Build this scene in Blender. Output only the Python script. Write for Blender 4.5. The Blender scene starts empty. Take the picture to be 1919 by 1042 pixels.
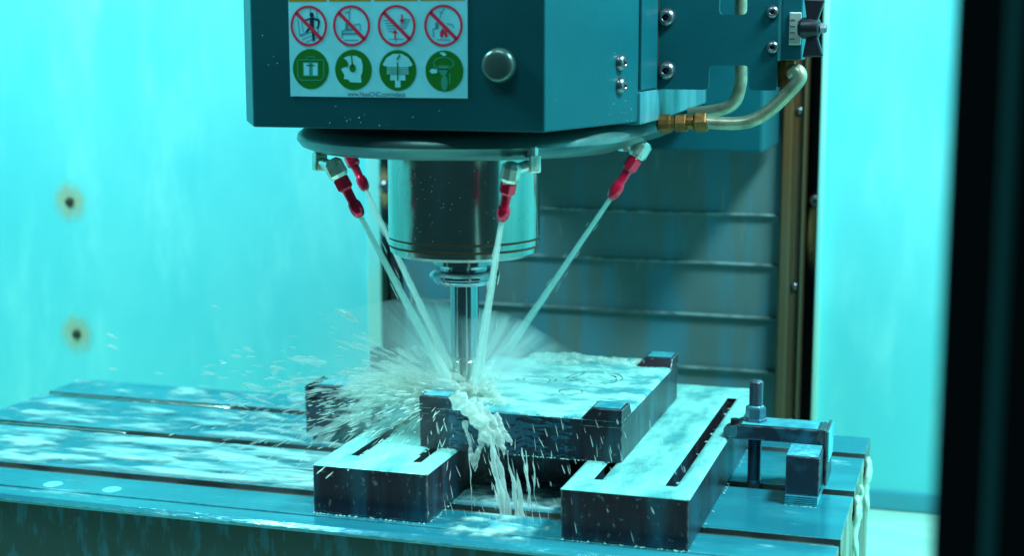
import bpy, bmesh, math, random
from mathutils import Vector, Matrix, noise
random.seed(7)
S = bpy.context.scene
C = S.collection
PI = math.pi

# ------------------------------------------------------------------ camera, world, lamps, exposure
YAW, PIT, FPX = math.radians(17), math.radians(9), 2865.0
CAM = Vector((0, 0, .375))
cd = bpy.data.cameras.new('camera'); cam = bpy.data.objects.new('camera', cd); C.objects.link(cam)
cam.location = CAM; cam.rotation_euler = (PI/2 - PIT, 0, YAW)
cd.sensor_width = 36; cd.lens = FPX/1919*36; cd.clip_start = .02; cd.clip_end = 50
cd.dof.use_dof = True; cd.dof.focus_distance = 1.24; cd.dof.aperture_fstop = 5.0
S.camera = cam
S.render.engine='CYCLES'; S.cycles.transparent_max_bounces = 48; S.cycles.max_bounces = 12; S.cycles.diffuse_bounces = 5; S.cycles.volume_bounces = 2
w = bpy.data.worlds.new('World'); S.world = w; w.use_nodes = True
w.node_tree.nodes['Background'].inputs[0].default_value = (.12, .50, .58, 1)
w.node_tree.nodes['Background'].inputs[1].default_value = .09
LC = (.48, .95, 1.0)
def area(name, loc, target, sx, sy, power, col=LC):
    l = bpy.data.lights.new(name, 'AREA'); l.shape = 'RECTANGLE'; l.size = sx; l.size_y = sy; l.energy = power; l.color = col
    o = bpy.data.objects.new(name, l); C.objects.link(o); o.location = loc
    o.rotation_euler = (Vector(target)-Vector(loc)).to_track_quat('-Z', 'Y').to_euler(); return o
area('work_or_fill_lamp', (-1.05, 1.0, .95), (-.72, 1.5, 0), .35, .12, 13)
area('work_or_fill_lamp', (.22, 1.15, .90), (-.27, 1.35, .1), .30, .12, 15)
area('work_or_fill_lamp', (-.45, .55, 1.25), (-.45, 1.3, .0), .5, .25, 4.5)  # added weak front fill, not a real work lamp
S.view_settings.view_transform = 'Standard'; S.view_settings.look = 'None'
S.view_settings.exposure = 0.10; S.view_settings.gamma = 1

# the same pinhole as the camera: turns a measured pixel into a point at a known depth or height
_fw = Vector((-math.sin(YAW)*math.cos(PIT), math.cos(YAW)*math.cos(PIT), -math.sin(PIT)))
_rt = Vector((math.cos(YAW), math.sin(YAW), 0)); _up = _rt.cross(_fw)
def at(u, v, Y):
    r = _fw + _rt*((u-959.5)/FPX) + _up*((521-v)/FPX); return CAM + r*(Y/r.y)
def az(u, v, z):
    r = _fw + _rt*((u-959.5)/FPX) + _up*((521-v)/FPX); return CAM + r*((z-CAM.z)/r.z)

# ------------------------------------------------------------------ mesh helpers
class MB:
    def __init__(s): s.v = []; s.f = []
    def add(s, vs, fs):
        n = len(s.v); s.v += [tuple(v) for v in vs]; s.f += [tuple(i+n for i in f) for f in fs]; return s
    def box(s, x0, x1, y0, y1, z0, z1):
        return s.add([(x, y, z) for z in (z0, z1) for y in (y0, y1) for x in (x0, x1)],
                     [(0,2,3,1),(4,5,7,6),(0,1,5,4),(2,6,7,3),(0,4,6,2),(1,3,7,5)])
    def prism(s, pts, axis, a, b):
        def mk(p, t): return {'x': (t,p[0],p[1]), 'y': (p[0],t,p[1]), 'z': (p[0],p[1],t)}[axis]
        n = len(pts)
        return s.add([mk(p,a) for p in pts]+[mk(p,b) for p in pts],
                     [tuple(range(n-1,-1,-1)), tuple(range(n,2*n))]+[(i,(i+1)%n,n+(i+1)%n,n+i) for i in range(n)])
    def lathe(s, c, prof, axis=(0,0,1), n=32, caps=True):
        ax = Vector(axis).normalized(); q = ax.to_track_quat('Z','Y'); c = Vector(c); vs = []; fs = []
        for (r, h) in prof:
            for k in range(n):
                a = 2*PI*k/n; vs.append(c + q @ Vector((r*math.cos(a), r*math.sin(a), h)))
        m = len(prof)
        for j in range(m-1):
            for k in range(n): fs.append((j*n+k, j*n+(k+1)%n, (j+1)*n+(k+1)%n, (j+1)*n+k))
        if caps: fs.append(tuple(range(n-1,-1,-1))); fs.append(tuple((m-1)*n+k for k in range(n)))
        return s.add(vs, fs)
    def bar(s, p0, p1, r0, r1=None, n=24, sm=None):
        p0 = Vector(p0); p1 = Vector(p1); return s.lathe(p0, [(r0,0),(r1 if r1 is not None else r0,(p1-p0).length)], p1-p0, n)
    def tube(s, pts, radii, n=12, flat=1.0, flataxis=None):
        pts = [Vector(p) for p in pts]; vs = []; fs = []; m = len(pts)
        if not hasattr(radii, '__len__'): radii = [radii]*m
        prev = None
        for i, p in enumerate(pts):
            t = (pts[min(i+1,m-1)]-pts[max(i-1,0)]).normalized()
            if prev is None:
                u = t.orthogonal().normalized()
                if flataxis is not None: u = Vector(flataxis) - t*t.dot(Vector(flataxis)); u.normalize()
            else: u = (prev - t*prev.dot(t)).normalized()
            prev = u; v = t.cross(u)
            for k in range(n):
                a = 2*PI*k/n; vs.append(p + (u*math.cos(a)*flat + v*math.sin(a))*radii[i])
        for j in range(m-1):
            for k in range(n): fs.append((j*n+k, j*n+(k+1)%n, (j+1)*n+(k+1)%n, (j+1)*n+k))
        fs.append(tuple(range(n-1,-1,-1))); fs.append(tuple((m-1)*n+k for k in range(n)))
        return s.add(vs, fs)
    def drop(s, p, d, L, r, n=6):
        d = Vector(d).normalized(); p = Vector(p)
        return s.tube([p-d*L*.5, p-d*L*.25, p+d*L*.15, p+d*L*.42, p+d*L*.5], [r*.12, r*.6, r, r*.7, r*.2], n)
    def build(s, name, mat, parent=None, base=None, smooth=False, bevel=0, sub=0, seg=2, auto=None):
        if parent is not None: off = parent.matrix_world.translation.copy() if parent.name not in ORG else ORG[parent.name]
        elif base is not None: off = Vector(base)
        else:
            xs=[v[0] for v in s.v]; ys=[v[1] for v in s.v]; zs=[v[2] for v in s.v]
            off = Vector(((min(xs)+max(xs))/2, (min(ys)+max(ys))/2, min(zs)))
        me = bpy.data.meshes.new(name); me.from_pydata([Vector(v)-off for v in s.v], [], s.f)
        me.validate()
        bm = bmesh.new(); bm.from_mesh(me); bmesh.ops.recalc_face_normals(bm, faces=bm.faces); bm.to_mesh(me); bm.free()
        o = bpy.data.objects.new(name, me); C.objects.link(o); me.materials.append(mat)
        if parent is None: o.location = off; ORG[o.name] = off
        else: o.parent = parent; ORG[o.name] = off
        if smooth or auto:
            for p in me.polygons: p.use_smooth = True
            if auto:
                bm = bmesh.new(); bm.from_mesh(me)
                for e in bm.edges:
                    if len(e.link_faces)==2 and e.calc_face_angle(0) > auto: e.smooth = False
                bm.to_mesh(me); bm.free()
        if bevel:
            b = o.modifiers.new('bevel','BEVEL'); b.width = bevel; b.segments = seg; b.limit_method = 'ANGLE'; b.angle_limit = math.radians(35); b.harden_normals = False
        if sub:
            m = o.modifiers.new('sub','SUBSURF'); m.levels = m.render_levels = sub
        return o
ORG = {}
def thing(name, loc, label, cat, group=None):
    o = bpy.data.objects.new(name, None); C.objects.link(o); o.location = loc; o.empty_display_size = .02; ORG[o.name] = Vector(loc)
    return tag(o, label, cat, group)
def tag(o, label, cat=None, group=None, kind=None):
    if label: o['label'] = label
    if cat: o['category'] = cat
    if group: o['group'] = group
    if kind: o['kind'] = kind
    return o
def copypart(o, parent, dloc):
    c = o.copy(); C.objects.link(c); c.parent = parent; c.location = Vector(o.location)+Vector(dloc)
    ORG[c.name] = ORG[o.name]
    for ch in list(o.children):
        g = ch.copy(); C.objects.link(g); g.parent = c
    return c
def vox(xs, ys, zs, solid):
    """closed mesh of a slotted plate from a non-uniform grid"""
    m = MB(); idx = {}
    def vi(i,j,k):
        if (i,j,k) not in idx: idx[(i,j,k)] = len(m.v); m.v.append((xs[i],ys[j],zs[k]))
        return idx[(i,j,k)]
    nx, ny, nz = len(xs)-1, len(ys)-1, len(zs)-1
    def so(i,j,k):
        if not (0<=i<nx and 0<=j<ny and 0<=k<nz): return False
        return solid((xs[i]+xs[i+1])/2,(ys[j]+ys[j+1])/2,(zs[k]+zs[k+1])/2)
    for i in range(nx):
        for j in range(ny):
            for k in range(nz):
                if not so(i,j,k): continue
                if not so(i-1,j,k): m.f.append((vi(i,j,k),vi(i,j,k+1),vi(i,j+1,k+1),vi(i,j+1,k)))
                if not so(i+1,j,k): m.f.append((vi(i+1,j,k),vi(i+1,j+1,k),vi(i+1,j+1,k+1),vi(i+1,j,k+1)))
                if not so(i,j-1,k): m.f.append((vi(i,j,k),vi(i+1,j,k),vi(i+1,j,k+1),vi(i,j,k+1)))
                if not so(i,j+1,k): m.f.append((vi(i,j+1,k),vi(i,j+1,k+1),vi(i+1,j+1,k+1),vi(i+1,j+1,k)))
                if not so(i,j,k-1): m.f.append((vi(i,j,k),vi(i,j+1,k),vi(i+1,j+1,k),vi(i+1,j,k)))
                if not so(i,j,k+1): m.f.append((vi(i,j,k+1),vi(i+1,j,k+1),vi(i+1,j+1,k+1),vi(i,j+1,k+1)))
    return m
def nz(x, y, z=0, s=1): return noise.noise(Vector((x*s, y*s, z)))
def fbm(x, y, z=0, s=1, o=4): return noise.fractal(Vector((x*s, y*s, z)), 1.0, 2.0, o)

# ------------------------------------------------------------------ materials
def mat(name, col, rough=.5, metal=0.0, spec=None, col2=None, nscale=20, stretch=(1,1,1), cmin=.4, cmax=.6, bump=0, bscale=60,
        col3=None, n3=40, s3=(1,1,1), c3=(.58,.66), rough3=None, sss=0, alpha=None, r2=None, coat=0):
    m = bpy.data.materials.new(name); m.use_nodes = True; nt = m.node_tree; N = nt.nodes; L = nt.links; b = N['Principled BSDF']
    b.inputs['Base Color'].default_value = (*col,1); b.inputs['Roughness'].default_value = rough; b.inputs['Metallic'].default_value = metal
    if spec is not None: b.inputs['Specular IOR Level'].default_value = spec
    if coat: b.inputs['Coat Weight'].default_value = coat; b.inputs['Coat Roughness'].default_value = .08
    if sss: b.inputs['Subsurface Weight'].default_value = sss; b.inputs['Subsurface Radius'].default_value = (.01,.02,.02); b.inputs['Subsurface Scale'].default_value = .4
    g = N.new('ShaderNodeNewGeometry'); pos = g.outputs['Position']
    def nse(scale, st, det=4):
        mp = N.new('ShaderNodeMapping'); mp.inputs['Scale'].default_value = st; L.new(pos, mp.inputs['Vector'])
        n = N.new('ShaderNodeTexNoise'); n.inputs['Scale'].default_value = scale; n.inputs['Detail'].default_value = det; n.inputs['Roughness'].default_value = .6
        L.new(mp.outputs[0], n.inputs['Vector']); return n.outputs['Fac']
    def ramp(f, a, c):
        r = N.new('ShaderNodeMapRange'); r.interpolation_type = 'SMOOTHSTEP'
        r.inputs['From Min'].default_value = a; r.inputs['From Max'].default_value = c; L.new(f, r.inputs['Value']); return r.outputs['Result']
    cur = None
    def mix(f, a, c):
        x = N.new('ShaderNodeMix'); x.data_type = 'RGBA'; L.new(f, x.inputs[0])
        if isinstance(a, tuple): x.inputs[6].default_value = (*a,1)
        else: L.new(a, x.inputs[6])
        x.inputs[7].default_value = (*c,1); return x.outputs[2]
    if col2:
        f = ramp(nse(nscale, stretch), cmin, cmax); cur = mix(f, col, col2)
        if r2 is not None:
            x = N.new('ShaderNodeMix'); L.new(f, x.inputs[0]); x.inputs[2].default_value = rough; x.inputs[3].default_value = r2; L.new(x.outputs[0], b.inputs['Roughness'])
    if col3:
        f = ramp(nse(n3, s3, 5), *c3); cur = mix(f, cur or col, col3)
        if metal:
            x = N.new('ShaderNodeMath'); x.operation = 'MULTIPLY_ADD'; L.new(f, x.inputs[0]); x.inputs[1].default_value = -metal; x.inputs[2].default_value = metal; L.new(x.outputs[0], b.inputs['Metallic'])
    if cur: L.new(cur, b.inputs['Base Color'])
    if bump:
        bp = N.new('ShaderNodeBump'); bp.inputs['Strength'].default_value = 1; bp.inputs['Distance'].default_value = bump
        L.new(nse(bscale, stretch, 5), bp.inputs['Height']); L.new(bp.outputs[0], b.inputs['Normal'])
    if alpha is not None: b.inputs['Alpha'].default_value = alpha
    m['nse'] = 1
    return m
def edge_highlight(k, col, rad=.0013, mn=.93):  # pale wet-rim highlights painted into the base colour along edges
    nt=M[k].node_tree; N=nt.nodes; L=nt.links; b=N['Principled BSDF']
    bv=N.new('ShaderNodeBevel'); bv.samples=4; bv.inputs['Radius'].default_value=rad; g=N.new('ShaderNodeNewGeometry')
    d=N.new('ShaderNodeVectorMath'); d.operation='DOT_PRODUCT'; L.new(bv.outputs[0],d.inputs[0]); L.new(g.outputs['True Normal'],d.inputs[1])
    mr=N.new('ShaderNodeMapRange'); mr.inputs['From Min'].default_value=.995; mr.inputs['From Max'].default_value=mn; L.new(d.outputs['Value'],mr.inputs['Value'])
    ns=N.new('ShaderNodeTexNoise'); ns.inputs['Scale'].default_value=160; L.new(g.outputs['Position'],ns.inputs['Vector']); m2=N.new('ShaderNodeMapRange'); m2.inputs['From Min'].default_value=.38; m2.inputs['From Max'].default_value=.56; L.new(ns.outputs['Fac'],m2.inputs['Value'])
    mu=N.new('ShaderNodeMath'); mu.operation='MULTIPLY'; L.new(mr.outputs[0],mu.inputs[0]); L.new(m2.outputs[0],mu.inputs[1])
    x=N.new('ShaderNodeMix'); x.data_type='RGBA'; L.new(mu.outputs[0],x.inputs[0]); L.new(b.inputs['Base Color'].links[0].from_socket,x.inputs[6]); x.inputs[7].default_value=(*col,1); L.new(x.outputs[2],b.inputs['Base Color'])
M = {}
M['paint'] = mat('blue_teal_enamel', (.001,.072,.092), .45, spec=.3, col2=(.0015,.086,.108), nscale=6, bump=.00015, bscale=250, col3=(.35,.6,.6), n3=160, c3=(.76,.79))
M['casting'] = mat('casting_paint', (.04,.19,.23), .35, col2=(.09,.28,.31), nscale=25, stretch=(1,1,.3), bump=.0004, bscale=60, col3=(.03,.05,.05), n3=90, s3=(1,1,.25), c3=(.66,.74))
M['ring'] = mat('ring_metal', (.10,.20,.19), .30, .5, col2=(.07,.15,.15), nscale=12, bump=.0002, bscale=40)
M['chrome'] = mat('polished_steel', (.64,.64,.60), .15, 1, col2=(.50,.49,.45), nscale=26, stretch=(1,1,.12), col3=(.12,.09,.07), n3=150, c3=(.72,.78), bump=.0001, bscale=60, r2=.20)
M['tool'] = mat('tool_steel', (.50,.53,.58), .17, 1, col2=(.40,.42,.46), nscale=80, stretch=(1,1,.1))
M['groove'] = mat('rusty_groove', (.24,.08,.045), .6, .2)
M['nickel'] = mat('nickel_plate', (.92,.88,.80), .28, .7, col2=(.62,.50,.36), nscale=120, cmin=.5, cmax=.7)
M['brass'] = mat('brass', (.28,.105,.025), .42, .7, col2=(.14,.05,.02), nscale=150, cmin=.45, cmax=.65)
M['copper'] = mat('tarnished_tube', (.46,.42,.30), .35, .5, col2=(.28,.24,.16), nscale=60, stretch=(1,1,1), cmin=.4, cmax=.7)
M['red'] = mat('red_anodised', (1.0,.008,.06), .25, .45, coat=.5)
M['black'] = mat('black_plastic', (.012,.010,.016), .35)
M['screw'] = mat('button_screw_steel', (.22,.21,.23), .28, .9)
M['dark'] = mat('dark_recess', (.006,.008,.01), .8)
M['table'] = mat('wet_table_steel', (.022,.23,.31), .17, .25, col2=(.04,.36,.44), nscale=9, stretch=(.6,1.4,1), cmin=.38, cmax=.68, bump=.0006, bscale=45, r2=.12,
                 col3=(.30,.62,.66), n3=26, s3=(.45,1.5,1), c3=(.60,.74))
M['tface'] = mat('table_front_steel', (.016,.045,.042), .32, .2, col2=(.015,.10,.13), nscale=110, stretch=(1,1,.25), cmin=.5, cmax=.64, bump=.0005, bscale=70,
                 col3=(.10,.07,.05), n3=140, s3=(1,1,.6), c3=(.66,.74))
M['tend'] = mat('table_end_stain', (.16,.17,.13), .45, .1, col2=(.42,.50,.38), nscale=30, stretch=(1,1,.4), cmin=.4, cmax=.65, bump=.0005, bscale=70)
M['slot'] = mat('slot_steel', (.16,.19,.18), .25, .3, col2=(.08,.10,.10), nscale=50, stretch=(.3,1,1))
M['block'] = mat('blackened_steel', (.050,.028,.042), .34, .4, col2=(.05,.115,.17), nscale=34, stretch=(1,1,.16), cmin=.44, cmax=.66, bump=.0005, bscale=260,
                 col3=(.20,.20,.22), n3=260, s3=(1,1,.7), c3=(.60,.70))
M['clamp'] = mat('clamp_steel', (.07,.06,.085), .26, .6, col2=(.07,.16,.22), nscale=50, cmin=.45, cmax=.65, bump=.0003, bscale=200, col3=(.22,.18,.16), n3=120, c3=(.68,.73))
M['stud'] = mat('stud_steel', (.20,.22,.28), .25, .7, col2=(.12,.24,.32), nscale=90, cmin=.45, cmax=.6)
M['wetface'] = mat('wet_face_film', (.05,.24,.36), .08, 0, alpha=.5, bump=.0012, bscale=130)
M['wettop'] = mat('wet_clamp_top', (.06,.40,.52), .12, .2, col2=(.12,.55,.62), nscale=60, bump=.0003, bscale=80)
M['wall'] = mat('white_enclosure_paint', (.13,.64,.68), .36, col2=(.18,.69,.71), nscale=6, stretch=(1.2,1,.6), cmin=.35, cmax=.70, bump=.0004, bscale=16, col3=(.25,.76,.76), n3=13, s3=(1.6,1,.5), c3=(.48,.80))
M['walledge'] = mat('wall_edge_paint', (.26,.70,.68), .45, col2=(.36,.68,.56), nscale=30, stretch=(1,1,.2))
M['rust'] = mat('rust_bolt', (.05,.045,.03), .6, .4)
M['cover'] = mat('cover_sheet_steel', (.13,.20,.20), .42, .25, col2=(.08,.25,.32), nscale=26, stretch=(1,1,.14), cmin=.42, cmax=.62, bump=.0004, bscale=120,
                 col3=(.24,.32,.30), n3=120, s3=(1,1,.12), c3=(.60,.76))
M['lip'] = mat('cover_lip_steel', (.09,.13,.13), .8, 0, col2=(.20,.28,.28), nscale=60, stretch=(1,1,1), cmin=.4, cmax=.6)
M['rail'] = mat('stained_rail', (.15,.062,.02), .45, .3, col2=(.12,.09,.05), nscale=20, stretch=(1,1,.12), bump=.0003, bscale=60)
M['post'] = mat('door_frame_black', (.010,.006,.009), .5)
M['rib'] = mat('door_rib_teal', (.10,.42,.42), .5)
M['tray'] = mat('milky_tray', (.50,.80,.66), .2, col2=(.62,.88,.72), nscale=14, stretch=(.5,2,1), bump=.001, bscale=30)
M['sill'] = mat('sill_blue', (.06,.34,.42), .3)
M['white'] = mat('label_vinyl', (.27,.84,.98), .4, col2=(.24,.78,.90), nscale=40)
M['lred'] = mat('label_red', (.75,.02,.07), .45)
M['lgreen'] = mat('label_green', (.004,.17,.012), .45)
M['lteal'] = mat('label_pale_green', (.03,.33,.24), .45)
M['lblack'] = mat('label_black', (.008,.012,.035), .45)
M['lgrey'] = mat('label_grey', (.05,.26,.34), .45)
M['lyellow'] = mat('label_yellow', (.40,.27,.01), .45)
M['bead'] = mat('water_bead', (.45,.75,.75), .05)

def coolant(name, col, col2, rough=.12, ns=30, st=(1,1,1), alpha=1.0, bump=.0008, bs=120, trans=0, c=(.4,.62), metal_mask=None):
    m = mat(name, col, rough, col2=col2, nscale=ns, stretch=st, cmin=c[0], cmax=c[1], bump=bump, bscale=bs, sss=.25)
    if alpha < 1: m.node_tree.nodes['Principled BSDF'].inputs['Alpha'].default_value = alpha
    return m
M['foam'] = coolant('milky_coolant_film', (.11,.42,.43), (.36,.80,.73), .18, ns=24, st=(1.5,.5,1), c=(.30,.60), bump=.0012, bs=60)
M['foam2'] = coolant('white_coolant_foam', (.62,.90,.76), (.78,.96,.80), .3, ns=40, bump=.0015, bs=110)
M['poolm'] = coolant('frothy_pool', (.12,.48,.54), (.62,.94,.84), .2, ns=45, st=(.7,1.2,1), bump=.0015, bs=110, c=(.42,.6))
def water(name, col, dens, edge=.0, nmin=.3, nsc=120):
    m = bpy.data.materials.new(name); m.use_nodes=True; N=m.node_tree.nodes; L=m.node_tree.links; N.remove(N['Principled BSDF']); out=[n for n in N if n.type=='OUTPUT_MATERIAL'][0]
    d=N.new('ShaderNodeBsdfDiffuse'); t=N.new('ShaderNodeBsdfTranslucent'); x=N.new('ShaderNodeMixShader'); x.inputs[0].default_value=.5
    d.inputs[0].default_value=(*col,1); t.inputs[0].default_value=(*col,1); L.new(d.outputs[0],x.inputs[1]); L.new(t.outputs[0],x.inputs[2])
    gl=N.new('ShaderNodeBsdfGlossy'); gl.inputs['Roughness'].default_value=.15; x2=N.new('ShaderNodeMixShader'); x2.inputs[0].default_value=.02; L.new(x.outputs[0],x2.inputs[1]); L.new(gl.outputs[0],x2.inputs[2])
    tr=N.new('ShaderNodeBsdfTransparent'); x3=N.new('ShaderNodeMixShader'); L.new(tr.outputs[0],x3.inputs[1]); L.new(x2.outputs[0],x3.inputs[2])
    lw=N.new('ShaderNodeLayerWeight'); lw.inputs[0].default_value=.5; mr=N.new('ShaderNodeMapRange'); mr.interpolation_type='SMOOTHSTEP'; mr.inputs['From Max'].default_value=.9; mr.inputs['To Min'].default_value=dens; mr.inputs['To Max'].default_value=dens*edge; L.new(lw.outputs['Facing'],mr.inputs['Value']); 
    g=N.new('ShaderNodeNewGeometry'); ns=N.new('ShaderNodeTexNoise'); ns.inputs['Scale'].default_value=nsc; ns.inputs['Detail'].default_value=3; L.new(g.outputs['Position'],ns.inputs['Vector'])
    m2=N.new('ShaderNodeMapRange'); m2.inputs['From Min'].default_value=.35; m2.inputs['From Max'].default_value=.62; m2.inputs['To Min'].default_value=nmin; L.new(ns.outputs['Fac'],m2.inputs['Value'])
    m4=N.new('ShaderNodeMath'); m4.operation='MULTIPLY'; L.new(mr.outputs[0],m4.inputs[0]); L.new(m2.outputs[0],m4.inputs[1]); L.new(m4.outputs[0],x3.inputs[0])
    L.new(x3.outputs[0],out.inputs['Surface']); return m
M['jet'] = coolant('coolant_jet_water', (.50,.88,.74), (.68,.95,.78), .2, ns=60, alpha=.82, bump=.0006)
M['jet'] = water('coolant_jet_water',(.92,.99,.94),.88,.0,.88)
M['soft'] = water('soft_spray_water',(.95,.99,.93),.42,.0,.7,40)
M['foam3'] = water('soft_foam',(.95,.99,.93),.93,.0,.62,170)
M['spray'] = water('spray_water',(.95,.99,.93),.78,.0,.8,60)
M['spray_old'] = coolant('spray_water', (.55,.88,.76), (.75,.96,.80), .2, ns=60, alpha=.6, bump=0)
M['tfilm'] = coolant('thin_table_coolant', (.14,.46,.52), (.62,.94,.90), .15, ns=34, st=(.30,1.7,1), alpha=.85, c=(.36,.60))

edge_highlight('block',(.42,.40,.42)); edge_highlight('clamp',(.50,.46,.46),.0010); edge_highlight('table',(.30,.55,.58),.0010)
# ------------------------------------------------------------------ enclosure: walls, tray
YW = 1.66
XL, XR = -.645, -.170           # opening for the column
m = MB(); m.box(-1.5, -.682, YW, YW+.01, -.16, 1.15)
bw = m.build('enclosure_wall', M['wall']); tag(bw, 'broad bright cyan sheet wall left of the spindle, two rusty bolts in it', 'machine wall')
m = MB(); m.box(-.682, -.664, YW-.012, YW+.012, -.16, 1.15); m.build('wall_edge', M['walledge'], bw, bevel=.002)
m = MB(); m.box(-.157, .45, YW, YW+.01, -.115, 1.15)
rw = m.build('enclosure_wall', M['wall']); tag(rw, 'narrow bright cyan sheet wall between the brown rail and the dark door post', 'machine wall')
m = MB(); m.box(-.163, -.157, YW-.014, YW+.01, -.115, 1.15); m.build('wall_edge', M['walledge'], rw, bevel=.0015)
def bolt(u, v, parent, r=.0075, matn='rust', halo=True, Y=YW):
    p = at(u, v, Y); m = MB()
    m.lathe((p.x, Y-.0005, p.z), [(r,0),(r,.002),(r*.8,.0045),(r*.35,.006),(r*.35,.004)], (0,-1,0), 20)
    return m.build('bolt', M[matn], parent, auto=.6)
def stain_mat():
    m = bpy.data.materials.new('rust_halo_on_paint'); m.use_nodes = True; N = m.node_tree.nodes; L = m.node_tree.links; b = N['Principled BSDF']
    tc = N.new('ShaderNodeTexCoord'); g = N.new('ShaderNodeTexGradient'); g.gradient_type = 'SPHERICAL'
    mp = N.new('ShaderNodeMapping'); mp.vector_type='TEXTURE'; mp.inputs['Location'].default_value=(.5,.5,.5); mp.inputs['Scale'].default_value=(.5,.5,.5)
    L.new(tc.outputs['Generated'], mp.inputs[0]); L.new(mp.outputs[0], g.inputs[0])
    n = N.new('ShaderNodeTexNoise'); n.inputs['Scale'].default_value = 5; L.new(tc.outputs['Generated'], n.inputs[0])
    mu = N.new('ShaderNodeMath'); mu.operation='MULTIPLY'; L.new(g.outputs['Fac'], mu.inputs[0]); L.new(n.outputs['Fac'], mu.inputs[1])
    r = N.new('ShaderNodeMapRange'); r.inputs['From Max'].default_value = .38; r.interpolation_type='SMOOTHSTEP'; L.new(mu.outputs[0], r.inputs['Value'])
    mx = N.new('ShaderNodeMath'); mx.operation='MULTIPLY'; L.new(r.outputs['Result'], mx.inputs[0]); mx.inputs[1].default_value=.42
    b.inputs['Base Color'].default_value = (.80,.50,.20,1); b.inputs['Roughness'].default_value=.6; L.new(mx.outputs[0], b.inputs['Alpha']); return m
M['stain'] = stain_mat()
def stain(u, v, parent, sx=.022, sz=.024, dz=0, Y=YW):
    p = at(u, v, Y); m = MB(); m.add([(p.x-sx,Y-.0015,p.z-sz+dz),(p.x+sx,Y-.0015,p.z-sz+dz),(p.x+sx,Y-.0015,p.z+sz+dz),(p.x-sx,Y-.0015,p.z+sz+dz)],[(0,1,2,3)])
    return m.build('rust_stain', M['stain'], parent)
for (u,v) in ((132,378),(145,626)):
    stain(u,v,bw,.030,.032); bolt(u,v,bw,.0058)
b = bolt(722,348,bw,Y=YW-.012,matn='screw'); stain(722,352,bw,.010,.03,Y=YW-.0125)
b = bolt(1530,375,rw,matn='screw'); stain(1530,385,rw,.010,.05,-.03)
for k in range(0):
    pass
# neighbours of the enclosure that only show as reflections in wet steel
m = MB(); m.box(-1.51,-1.50,.7,YW,-.3,1.15); o = m.build('enclosure_wall', M['wall']); tag(o,'side wall of the cyan machine enclosure at the far left','machine wall')
m = MB(); m.box(.45,.46,.9,YW,-.3,1.15); o = m.build('enclosure_wall', M['wall']); tag(o,'side wall of the cyan machine enclosure beyond the door post','machine wall')
m = MB(); m.box(-1.5,.45,.75,YW+.2,-.15,-.137); o = m.build('chip_tray_floor', M['tray']); tag(o,'pale milky coolant lying in the tray below the table','tray',kind='structure')
m = MB(); m.box(-.157,.45,YW-.004,YW+.01,-.1369,-.115); o = m.build('sill', M['sill'], None, bevel=.003); tag(o,'blue sill strip along the foot of the right wall','sill')

# column cover
YC = 1.64
cv = thing('column_cover', (-.41, YC, -.16), 'stepped grey steel telescopic cover behind the spindle', 'way cover')
zs = []
for v in (285, 400, 492, 590, 690, 800): zs.append(at(1200, v, YC).z)
top = .62
prev = top
for i, z in enumerate(zs[1:]):
    y = YC + i*.0
    zt = prev; 
    m = MB(); yy = YC + .004*(i%2==0) 
    d = .006*i
    # each sheet slides under the one above: a little deeper, its lower hem turned
    m.prism([(YC+d*.5, z), (YC+d*.5+.004, z), (YC+d*.5+.004, zt+.01), (YC+d*.5, zt+.01)], 'x', XL+.008, XR-.032)
    s = m.build('cover_sheet', M['cover'], cv, bevel=.0006)
    m = MB(); m.tube([(XL+.008, YC+d*.5-.0022, z+.003), (XR-.032, YC+d*.5-.0022, z+.003)], .0015, 10)
    m.build('hem', M['lip'], s, smooth=True)
    prev = z
m = MB(); m.box(XL+.008, XR-.032, YC+.026, YC+.030, -.16, .05); m.build('cover_sheet', M['cover'], cv)
m = MB(); m.box(XL-.04, XR+.03, YC+.05, YC+.06, -.16, 1.1); m.build('back_plate', M['dark'], cv)
# right hand rail
rl = thing('rail_or_gap_shade', (-.185, 1.63, -.16), 'rust brown vertical rail on the right edge of the grey cover', 'rail')
m = MB(); m.prism([(-.2015,1.634),(-.1985,1.626),(-.190,1.626),(-.1885,1.634),(-.1885,1.67),(-.2015,1.67)], 'z', -.16, 1.1); m.build('rail_strip', M['rail'], rl, bevel=.001)
m = MB(); m.prism([(-.1885,1.640),(-.180,1.640),(-.178,1.632),(-.1765,1.632),(-.1765,1.67),(-.1885,1.67)], 'z', -.16, 1.1); m.build('rail_strip', M['rail'], rl, bevel=.001)
for v in (207, 538, 795):
    p = at(1492 if v<400 else 1486, v, 1.632); m = MB(); m.lathe((-.1835,1.641,p.z),[(.0050,0),(.0050,.002),(.0035,.0045),(.001,.0055)],(0,-1,0),18); m.build('screw', M['screw'], rl, smooth=True)
# left gap: its shade built as a dark strip
gl = MB(); gl.box(-.650,-.6375,1.642,1.66,-.16,1.1); o = gl.build('rail_or_gap_shade', M['dark'], bevel=.001); tag(o,'dark strip standing for the shaded gap on the left edge of the grey cover','rail')

# foreground door post
dp = thing('door_post', (.01,.5,-.2), 'blurred black door post in the right foreground with a teal rib', 'door frame')
m = MB(); m.box(-.0095,.0335,.5,.54,-.2,.95); m.build('post', M['post'], dp, bevel=.0015)
m = MB(); m.box(.0065,.0105,.4965,.4995,-.2,.95); m.build('rib', M['rib'], dp, bevel=.0008)

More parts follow.
